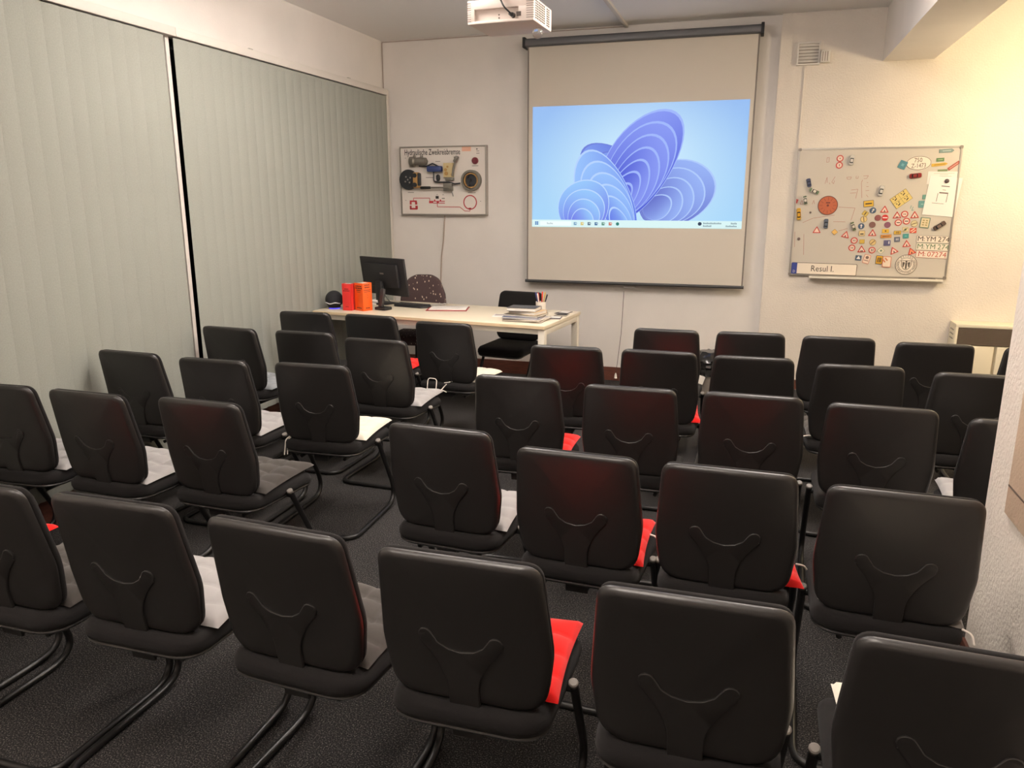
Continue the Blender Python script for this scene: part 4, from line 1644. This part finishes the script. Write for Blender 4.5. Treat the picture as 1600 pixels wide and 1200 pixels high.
for pos, a, g, lb in TRI:
    gl = None if g is None else (person(u * 0.55) if g == 'p' else bars(u * 0.07, u * 0.2, (-u * .1, u * .02, u * .12), -u * 0.06))
    if gl:
        gl = [[(x, z - u * 0.08) for x, z in q] for q in gl]
    inn = [(x, z) for x, z in sc(tri(u), 0.66)]
    plate('warning_sign_magnet', lb, 'magnet', pos, tri(u), inn, RED, (226, 150, 110) if 'orange' in lb else CREAM, gl, rot=math.radians(a))
u = wsz(27)
RND = [((463, 188), 'd', 'upper of the two red ringed discs beside the silver toy car'), ((457, 241), 'p', 'lower of the two red ringed discs beside the silver toy car'),
       ((967, 623), 'n', 'red ringed disc between two triangles under the yellow crossing board'), ((981, 678), 'h', 'red ringed disc with bar, right of the lower pair'),
       ((917, 689), 'h', 'red ringed disc with bar, left of the lower pair'), ((573, 829), 'n', 'red ringed disc above another at the left edge of the cluster'),
       ((555, 886), 'n', 'lowest red ringed disc at the left edge of the cluster'), ((712, 904), 'v', 'red ringed disc between a triangle and the green diamond')]
for pos, g, lb in RND:
    gl = {'d': [circ(0, 0, u * .15, 8)], 'p': arrow(u * 0.8), 'n': bars(u * .18, u * .5, (-u * .22, u * .22)), 'h': bars(u * 1.0, u * .25), 'v': bars(u * .2, u * .8, (-u * .2, u * .25))}[g]
    plate('prohibition_sign_magnet', lb, 'magnet', pos, circ(0, 0, u), circ(0, 0, u * 0.72), RED, CREAM, gl)
u = wsz(25)
plate('no_entry_sign_magnet', 'solid red disc with white bar in the middle of the sign cluster', 'magnet', (814, 651), circ(0, 0, u), None, (196, 46, 40), glyph=bars(u * 1.5, u * .36), c_g=(232, 214, 204))
for pos, c, lb in (((758, 652), (134, 74, 74), 'plain wine brown disc left of the red no entry disc'), ((715, 706), (120, 84, 78), 'plain grey brown disc above a triangle'),
                   ((833, 707), (128, 78, 96), 'plain purple brown disc below the red no entry disc')):
    plate('disc_magnet', lb, 'magnet', pos, circ(0, 0, u), None, c)
for pos, a, lb in (((720, 594), -25, 'blue disc with tilted white arrow under the yellow town sign'), ((628, 717), 0, 'blue disc with upright white arrow beside the white toy car')):
    plate('arrow_sign_magnet', lb, 'magnet', pos, circ(0, 0, u), None, (72, 92, 116), glyph=arrow(u * 1.6), c_g=(216, 212, 206), rot=math.radians(a))
for pos, a, c, lb in (((648, 663), 100, (214, 190, 130), 'cream disc with dark upright stroke at the left of the cluster'), ((718, 843), 45, (206, 178, 120), 'tan disc with slanting brown stroke in the lower cluster'),
                      ((1042, 697), 20, (206, 194, 150), 'pale disc with dark stroke left of the green chart sign')):
    plate('end_sign_magnet', lb, 'magnet', pos, circ(0, 0, u * 1.06), circ(0, 0, u * 0.9), (150, 128, 92), c, bars(u * 1.7, u * .22), (96, 76, 54), math.radians(a))
YEL = (214, 172, 62)


def rsign(lb, pos, w, h, a, c_out, c_in=None, glyph=None, c_g=INK, name='sign_magnet', k=0.86, lift=0.0):
    W_, H_ = wsz(w), wsz(h)
    inn = rrect(W_ - min(W_, H_) * (1 - k), H_ - min(W_, H_) * (1 - k)) if c_in else None
    return plate(name, lb, 'magnet', pos, rrect(W_, H_, min(W_, H_) * 0.08, 2), inn, c_out, c_in or c_out, glyph, c_g, math.radians(a), lift=lift)


e = wsz(10)
rsign('yellow town sign magnet with black line of print', (686, 541), 78, 52, 6, INK, YEL, bars(e * 5, e * 0.9), name='town_sign_magnet', k=0.88)
rsign('small tilted yellow sign with black stroke above the cream disc', (660, 618), 44, 40, -32, (150, 130, 60), (198, 170, 84), bars(e * .7, e * 2.6))
rsign('small yellow diamond alone at the left, beside the empty triangle', (420, 763), 38, 38, 45, (150, 118, 60), (220, 176, 96))
rsign('bright yellow sign with a black dot under the purple brown disc', (818, 755), 52, 32, 0, (190, 150, 50), (220, 176, 60), [circ(0, 0, e * .6, 8)])
rsign('long orange direction strip in the middle of the cluster', (822, 796), 82, 28, 4, (130, 96, 56), (206, 138, 58), bars(e * 5.5, e * .5))
rsign('yellow sign with black bars left of the slashed square', (911, 767), 54, 30, 2, INK, YEL, bars(e * .5, e * 1.8, (-e, 0, e)))
rsign('tiny plain yellow square in the left cluster', (634, 837), 40, 34, 2, (150, 124, 60), (202, 168, 72))
rsign('cream square with brown picture below the blue arrow disc', (633, 773), 48, 44, 3, (150, 128, 90), (214, 190, 140), bars(e * 2.6, e * .9, (0,), -e * .5))
rsign('tall yellow sign with black pipes at the bottom of the cluster', (768, 980), 52, 70, -3, INK, (216, 164, 44), bars(e * .7, e * 4, (-e, e * .2, e * 1.2)))
o = rsign('striped work site sign with a blue disc below the yellow sign', (826, 995), 66, 90, 0, (196, 110, 80), (226, 206, 186), [rot2(q, math.radians(40)) for q in bars(e * 1.0, e * 3.0, (-e * 1.2, e * 1.0), e * 2.0)], (206, 120, 70), lift=0.0045)
rsign('red and white striped barrier sign above the name plate', (670, 974), 52, 74, -14, (190, 108, 88), (222, 200, 180), [circ(0, e * 1.4, e * 1.3, 12)] + bars(e * 3.4, e * .6, (0,), -e * 1.2), (120, 96, 88))
rsign('blue square with white triangle above the name plate', (606, 965), 48, 44, -4, (70, 88, 108), None, [tri(wsz(30))], (222, 216, 210))
rsign('green and cream diamond left of the round seal', (782, 908), 44, 44, 48, (150, 160, 130), (218, 208, 184), [circ(0, 0, e * .9, 10)], (120, 134, 112))
rsign('violet blue square with small white mark', (830, 848), 52, 46, 2, (88, 84, 118), None, bars(e * .8, e * 2.2, (e * 1.3,), e * .3), (220, 214, 212))
rsign('blue grey square with white parking mark', (908, 820), 44, 40, 4, (92, 96, 112), None, bars(e * .5, e * 1.6, (-e * .6, e * .6)), (214, 208, 206))
rsign('turquoise square right of the blue grey square', (976, 794), 44, 38, 4, (66, 140, 136), None, bars(e * 1.8, e * .7), (120, 186, 180))
rsign('cream square with green slash right of the yellow barred sign', (973, 743), 46, 40, 4, (170, 152, 112), (206, 190, 150), [rot2(q, math.radians(40)) for q in bars(e * 4, e * .6)] + [circ(0, 0, e * .9, 10)], (112, 116, 82))
rsign('red and white diagonal striped square at the right of the cluster', (1033, 751), 50, 40, 4, (196, 74, 50), None, [rot2(q, math.radians(35)) for q in bars(e * 3.6, e * .7, (0,), e * .7) + bars(e * 3.6, e * .7, (0,), -e * .9)], (230, 204, 182))
rsign('teal square peeking out left of the pinned paper', (1105, 545), 56, 56, 2, (98, 146, 144), None, bars(e * 2, e * .6), (150, 190, 186))
rsign('small teal green square above another, left of the pinned paper', (1124, 489), 34, 36, 0, (96, 142, 130), None)
rsign('tilted turquoise square left of the oval plate', (952, 238), 58, 64, -22, (72, 124, 134), None, bars(e * 2, e * 2), (104, 156, 164))
rsign('small green sign above the yellow arrow strip', (1246, 198), 56, 28, 3, (92, 124, 78), None, bars(e * 3.4, e * .6), (150, 170, 130))
rsign('flat green strip above the pinned paper', (1263, 281), 70, 16, 2, (120, 132, 92), None)
rsign('narrow red strip slanting at the upper right of the board', (1351, 244), 96, 24, 38, (160, 78, 64), None, bars(wsz(74), e * .6), (208, 150, 134))
AR = [(-0.5, -0.13), (0.34, -0.13), (0.5, 0.0), (0.34, 0.13), (-0.5, 0.13)]
plate('direction_sign_magnet', 'grey green arrow strip at the top right corner of the board', 'magnet', (1296, 128), sc(AR, wsz(108)), sc(AR, wsz(98)), (96, 118, 112), (120, 140, 134), bars(wsz(60), e * .4), (190, 200, 194), math.radians(3))
plate('direction_sign_magnet', 'yellow arrow strip right of the oval plate', 'magnet', (1241, 235), sc([(-0.5, -0.1), (0.34, -0.1), (0.5, 0.0), (0.34, 0.1), (-0.5, 0.1)], wsz(118)), None, (202, 162, 62), None, bars(wsz(80), e * .4), (120, 96, 40), math.radians(6))
rsign('green bordered chart sign with cream squares beside the dark toy car', (1125, 690), 72, 86, -5, (94, 122, 104), (212, 196, 160), bars(e * 1.5, e * .9, (-e * 1.2, e * 1.2), e * 1.8) + bars(e * 1.5, e * .9, (-e * 1.2, e * 1.2), 0) + bars(e * 1.5, e * .9, (-e * 1.2, e * 1.2), -e * 1.8), (150, 136, 92), k=0.82)
# 2 x 2 crossing board
W_, H_ = wsz(142), wsz(98)
gl = []
for sx in (-1, 1):
    for sz in (-1, 1):
        cx_, cz_ = sx * W_ * 0.25, sz * H_ * 0.25
        gl += [[(cx_ + q * 1.05, cz_ + w_ * 1.05) for q, w_ in pl_] for pl_ in ([rot2(bars(e * 2.2, e * .7)[0], math.radians(20), (0, -e * .5)), rot2(bars(e * .5, e * 1.2)[0], 0.5, (-e * 1.3, e * .9)), rot2(bars(e * .5, e * 1.2)[0], -0.4, (e * .8, e * 1.3))])]
gl += bars(e * .15, H_) + bars(W_, e * .15)
plate('crossing_board_magnet', 'large tilted yellow board showing four road crossings', 'magnet', (940, 503), rrect(W_, H_), rrect(W_ * .97, H_ * .96), (96, 80, 44), (212, 188, 112), gl, INK, math.radians(38))
# big red-brown dial disc
u = wsz(79)
gl = [circ(0, 0, u * .12, 12), [(x, z + u * .28) for x, z in rrect(u * .42, u * .13)]] + [rot2([(x + u * .68, z) for x, z in rrect(u * .32, u * .035)], k * 2 * PI / 12) for k in range(12)]
plate('dial_disc_magnet', 'large orange brown dial disc on the left of the whiteboard', 'magnet', (367, 555), circ(0, 0, u, 40), circ(0, 0, u * .93, 40), (96, 52, 40), (176, 92, 58), gl, (110, 52, 40))
plate('small_tag_magnet', 'tiny red tag at the left edge of the whiteboard', 'magnet', (124, 522), rot2(rrect(wsz(20), wsz(34)), -0.3), None, (160, 60, 58))


# toy car magnets
def car(lb, pos, a, L, w, c, accent=None, roof=None):
    x, z = wq(*pos)
    tt = thing('toy_car_magnet', lb, 'toy car', (x, YW, z), 0, 'toy car magnets on the whiteboard')
    L, w = wsz(L), wsz(w)
    ang = math.radians(a)
    m = mat('car_%d_%d_%d' % c, c, 0.3, metal=0.2)
    body = rrect(w, L, w * 0.35, 4)
    bm = nb()
    loft(bm, [[Vector((px_, y_, pz_)) for px_, pz_ in rot2(sc(body, k), ang)] for y_, k in ((-0.004, 0.94), (-0.008, 1.0), (-0.016, 1.0), (-0.020, 0.92))])
    finish('body', bm, m, tt)
    cab = [(x_, z_ - L * 0.06) for x_, z_ in rrect(w * 0.8, L * 0.5, w * 0.15, 3)]
    bm = nb()
    loft(bm, [[Vector((px_, y_, pz_)) for px_, pz_ in rot2([(q * k, -L * .06 + (r_ + L * .06) * k) for q, r_ in cab], ang)] for y_, k in ((-0.0195, 1.0), (-0.028, 0.80))])
    finish('windows', bm, mat('car_glass', (40, 42, 46), 0.15), tt)
    bm = nb()
    rf = [(q * 0.72, -L * .06 + (r_ + L * .06) * 0.60) for q, r_ in cab]
    sheet(bm, rot2(rf, ang), -0.0295, -0.0278)
    finish('roof', bm, m if roof is None else mat('car_%d_%d_%d' % roof, roof, 0.3), tt)
    if accent:
        bm = nb()
        for zz_ in (-0.40, 0.36):
            sheet(bm, rot2([(q, r_ + L * zz_) for q, r_ in rrect(w * .8, L * .17, w * .06, 2)], ang), -0.0215, -0.0185)
        finish('paint_panel', bm, mat('car_%d_%d_%d' % accent, accent, 0.4), tt)
    for sx in (-1, 1):
        for sz in (-0.3, 0.3):
            bm = nb()
            cpt = Vector((*rot2([(sx * w * 0.46, sz * L)], ang)[0], 0))
            d = Vector((math.cos(ang), 0, math.sin(ang))) * w * 0.06
            cyl(bm, Vector((cpt.x, -0.0055, cpt.y)) - d, Vector((cpt.x, -0.0055, cpt.y)) + d, 0.0052, 10)
            finish('wheel', bm, M_BLACK, tt)
    return tt


car('silver toy car magnet at the top of the whiteboard', (553, 200), -8, 82, 36, (196, 192, 186))
car('silver toy car magnet left of the yellow crossing board', (783, 440), -10, 88, 36, (200, 196, 190))
car('glossy red toy car magnet below the oval plate', (1050, 323), -84, 90, 38, (136, 40, 38))
car('dark brown toy car magnet below the pinned paper', (1238, 713), -54, 98, 36, (92, 76, 68), roof=(120, 98, 88))
car('dark blue toy car magnet at the upper left of the whiteboard', (219, 378), 14, 72, 34, (66, 72, 100))
car('white and green toy police car touching the dark blue car', (259, 443), 66, 80, 36, (206, 200, 186), (88, 116, 82))
car('white and green toy police car above the yellow toy truck', (190, 512), 12, 74, 34, (204, 198, 186), (70, 86, 66))
car('grey blue toy car magnet below the large dial disc', (352, 697), 0, 80, 34, (84, 92, 106))
car('white and green toy car magnet left of the blue arrow disc', (564, 716), 22, 76, 32, (208, 200, 184), (84, 98, 66))
car('yellow toy truck magnet at the left edge of the whiteboard', (140, 622), 6, 100, 34, (214, 160, 44), (190, 150, 50))
for pos, r_, c, lb in (((140, 816), 13, (108, 92, 88), 'round grey magnet at the lower left of the whiteboard'), ((231, 610), 9, (96, 84, 80), 'tiny dark pin magnet left of the dial disc')):
    x, z = wq(*pos)
    bm = nb()
    rr = wsz(r_)
    loft(bm, [[Vector((q, y_, w_)) for q, w_ in circ(0, 0, rr * k, 16)] for y_, k in ((-0.0003, 1.0), (-0.006, 1.0), (-0.010, 0.8), (-0.0105, 0.2))])
    tag(finish('round_magnet', bm, mat('mag_%d_%d_%d' % c, c, 0.4), None, (x, YW, z)), lb, 'magnet')


# licence plates
def licence(lb, pos, w, h, a, body, c, shape='r', tsx=0.72, band=False, size=None, y_off=0.0):
    W_, H_ = wsz(w), wsz(h)
    x, z = wq(*pos)
    o_ = rrect(W_, H_, H_ * .1, 3) if shape == 'r' else circ(0, 0, W_ / 2, 36, H_ / 2)
    i_ = rrect(W_ - H_ * .07, H_ * .93, H_ * .08, 3) if shape == 'r' else circ(0, 0, W_ / 2 - H_ * .03, 36, H_ / 2 - H_ * .03)
    ang = math.radians(a)
    bm = nb()
    sheet(bm, rot2(o_, ang), -0.003 - y_off, -0.0002 - y_off)
    m_ink = mat('plate_ink_%d_%d_%d' % c, c, 0.6)
    o = tag(finish('licence_plate', bm, m_ink, None, (x, YW, z), smooth=False), lb, 'licence plate', 'licence plates on the whiteboard')
    bm = nb()
    sheet(bm, rot2(i_, ang), -0.0036 - y_off, -0.0028 - y_off)
    finish('face', bm, mat('plate_white', (226, 214, 198), 0.5), o, smooth=False)
    for txt, fx, fz, fs, fw in body:
        q = rot2([(fx * W_, fz * H_)], ang)[0]
        wall_text('characters', txt, fs * H_, q[0], -0.0042 - y_off, q[1], m_ink, o, ang=ang, fit=fw * W_)
    if band:
        bm = nb()
        sheet(bm, rot2([(q - W_ / 2 + W_ * .044, r_) for q, r_ in rrect(W_ * .086, H_ * .96)], ang), -0.0043 - y_off, -0.003 - y_off)
        bd = finish('blue_band', bm, mat('eu_blue', (52, 66, 140), 0.5), o, smooth=False)
        q = rot2([(-W_ / 2 + W_ * .044, -H_ * .28)], ang)[0]
        wall_text('country_letter', 'D', 0.3 * H_, q[0], -0.005 - y_off, q[1], mat('plate_white', (226, 214, 198)), bd, 0.9, ang)
    return o


licence('white licence plate with black characters, top of the three at the lower right', (1194, 820), 255, 58, -1.5, [('M', -0.385, 0, 1.0, 0.155), (':', -0.275, 0.0, 0.9, 0.03), ('YM', -0.09, 0, 1.0, 0.29), ('274', 0.29, 0, 1.0, 0.33)], (70, 58, 52))
licence('white licence plate with green characters, middle of the three', (1190, 880), 255, 58, -1.5, [('M', -0.385, 0, 1.0, 0.155), (':', -0.275, 0.0, 0.9, 0.03), ('YM', -0.09, 0, 1.0, 0.29), ('274', 0.29, 0, 1.0, 0.33)], (86, 118, 82))
licence('white licence plate with red characters, lowest of the three', (1181, 939), 242, 58, -2, [('M', -0.34, 0, 1.0, 0.165), (':', -0.225, 0, 0.8, 0.03), ('07274', 0.14, 0, 1.0, 0.58)], (184, 70, 56))
licence('oval white licence plate with two lines of numbers', (1077, 224), 182, 108, 3, [('750', -0.02, 0.2, 0.46, 0.32), ('Z-1473', 0.0, -0.2, 0.46, 0.58)], (92, 74, 62), 'o', 0.8)
licence('long white name plate with blue band at the lower left of the whiteboard', (334, 1051), 525, 98, -0.6, [('Resul I.', -0.02, 0, 0.74, 0.345)], (66, 54, 48), band=True, tsx=0.78, y_off=0.007)

# round seal
x, z = wq(978, 1018)
u = wsz(83)
t = thing('round_seal', 'round white registration seal with shield emblem left below the licence plates', 'seal', (x, YW, z))
bm = nb()
sheet(bm, circ(0, 0, u, 40), -0.003, -0.0003)
finish('disc', bm, mat('plate_white', (226, 214, 198)), t, smooth=False)
SEAL = mat('seal_ink', (84, 76, 66), 0.6)
bm = nb()
for a, b in ((1.0, 0.95), (0.70, 0.665)):
    ring_sheet(bm, circ(0, 0, u * a, 40), circ(0, 0, u * b, 40), -0.0042, -0.0028)
shield = [(-0.5, 0.42), (0.5, 0.42), (0.46, -0.1), (0.25, -0.42), (0, -0.55), (-0.25, -0.42), (-0.46, -0.1)]
ring_sheet(bm, sc(shield, u), sc(shield, u * 0.88), -0.0042, -0.0028)
for q in ([(-0.07, -0.42), (0.07, -0.42), (0.09, 0.2), (-0.09, 0.2)], [(-0.32, -0.2), (-0.22, -0.24), (-0.12, 0.22), (-0.36, 0.28)], [(0.32, -0.2), (0.22, -0.24), (0.12, 0.22), (0.36, 0.28)]):
    sheet(bm, sc(q, u), -0.0042, -0.0028)
sheet(bm, circ(0, u * 0.3, u * 0.09, 10), -0.0042, -0.0028)
finish('emblem', bm, SEAL, t, smooth=False)
bm = nb()
for txt, a_mid, step in (('BAYERN', 90, 15), ('LANDESHAUPTSTADT MÜNCHEN', 270, -10.5)):
    n_ = len(txt)
    for k, ch in enumerate(txt):
        if ch == ' ':
            continue
        a = math.radians(a_mid - step * (k - (n_ - 1) / 2))
        rot_ = a - PI / 2 if a_mid == 90 else a + PI / 2
        text_into(bm, ch, u * 0.24, Matrix.Translation((u * .82 * math.cos(a), -0.0038, u * .82 * math.sin(a))) @ Matrix.Rotation(PI / 2, 4, 'X') @ Matrix.Rotation(rot_, 4, 'Z'))
finish('ring_lettering', bm, SEAL, t, smooth=False)

# pinned papers
x, z = wq(1260, 340)
bm = nb()
sheet(bm, rot2(rrect(wsz(215), wsz(100)), -0.02), -0.003, -0.0004)
o = tag(finish('paper_sheet', bm, M_PAPER, None, (x, YW, z), smooth=False), 'white sheets behind the upright pinned paper on the whiteboard', 'paper')
bm = nb()
for k, w in ((0.024, 60), (0.034, 150), (0.012, 110)):
    sheet(bm, [(q + 0.01, r_ + k) for q, r_ in rrect(wsz(w), 0.0025)], -0.0036, -0.0028)
finish('print_lines', bm, mat('faint_print', (170, 160, 155)), o, smooth=False)
x, z = wq(1260, 485)
t = thing('pinned_paper', 'upright white paper with a phone drawing pinned to the right of the whiteboard', 'paper', (x, YW, z))
pa = -0.09
bm = nb()
sheet(bm, rot2(rrect(wsz(236), wsz(308)), pa), -0.0055, -0.0042)
sh = finish('sheet', bm, mat('bright_paper', (234, 226, 220), 0.85), t, smooth=False)
bm = nb()


def pr_(px_, pz_):
    return rot2([(wsz(px_ - 1260), wsz(485 - pz_))], pa)[0]


for x0_, z0_, x1_, z1_ in ((1232, 452, 1298, 462), (1222, 462, 1226, 528), (1294, 462, 1298, 528), (1238, 401, 1298, 408), (1252, 432, 1276, 436), (1195, 540, 1282, 543)):
    sheet(bm, rot2([(wsz(a - 1260), wsz(485 - b)) for a, b in ((x0_, z0_), (x1_, z0_), (x1_, z1_), (x0_, z1_))], pa), -0.0062, -0.0054)
finish('phone_drawing', bm, mat('print_grey', (110, 98, 94), 0.7), sh, smooth=False)
q = rot2([(wsz(8), wsz(122))], pa)[0]
bm = nb()
loft(bm, [[Vector((a, y_, b)) for a, b in circ(q[0], q[1], wsz(17) * k, 16)] for y_, k in ((-0.0056, 1.0), (-0.012, 1.0), (-0.015, 0.75))])
finish('holding_magnet', bm, mat('magnet_dark', (74, 60, 64), 0.5), t)
# marker on the tray
p = wq(1135, 1108)
bm = nb()
zt = wcz - wh / 2 - 0.0075
tube(bm, [(-0.06, 0, 0.008), (-0.056, 0, 0.008), (0.02, 0, 0.008), (0.021, 0, 0.008), (0.062, 0, 0.008)], [0.005, 0.0075, 0.0075, 0.008, 0.007], 10)
o = finish('board_marker', bm, mat('marker_dark', (84, 76, 72), 0.5), None, (p[0], YW - 0.035, zt))
tag(o, 'dark board marker lying on the whiteboard tray', 'marker')
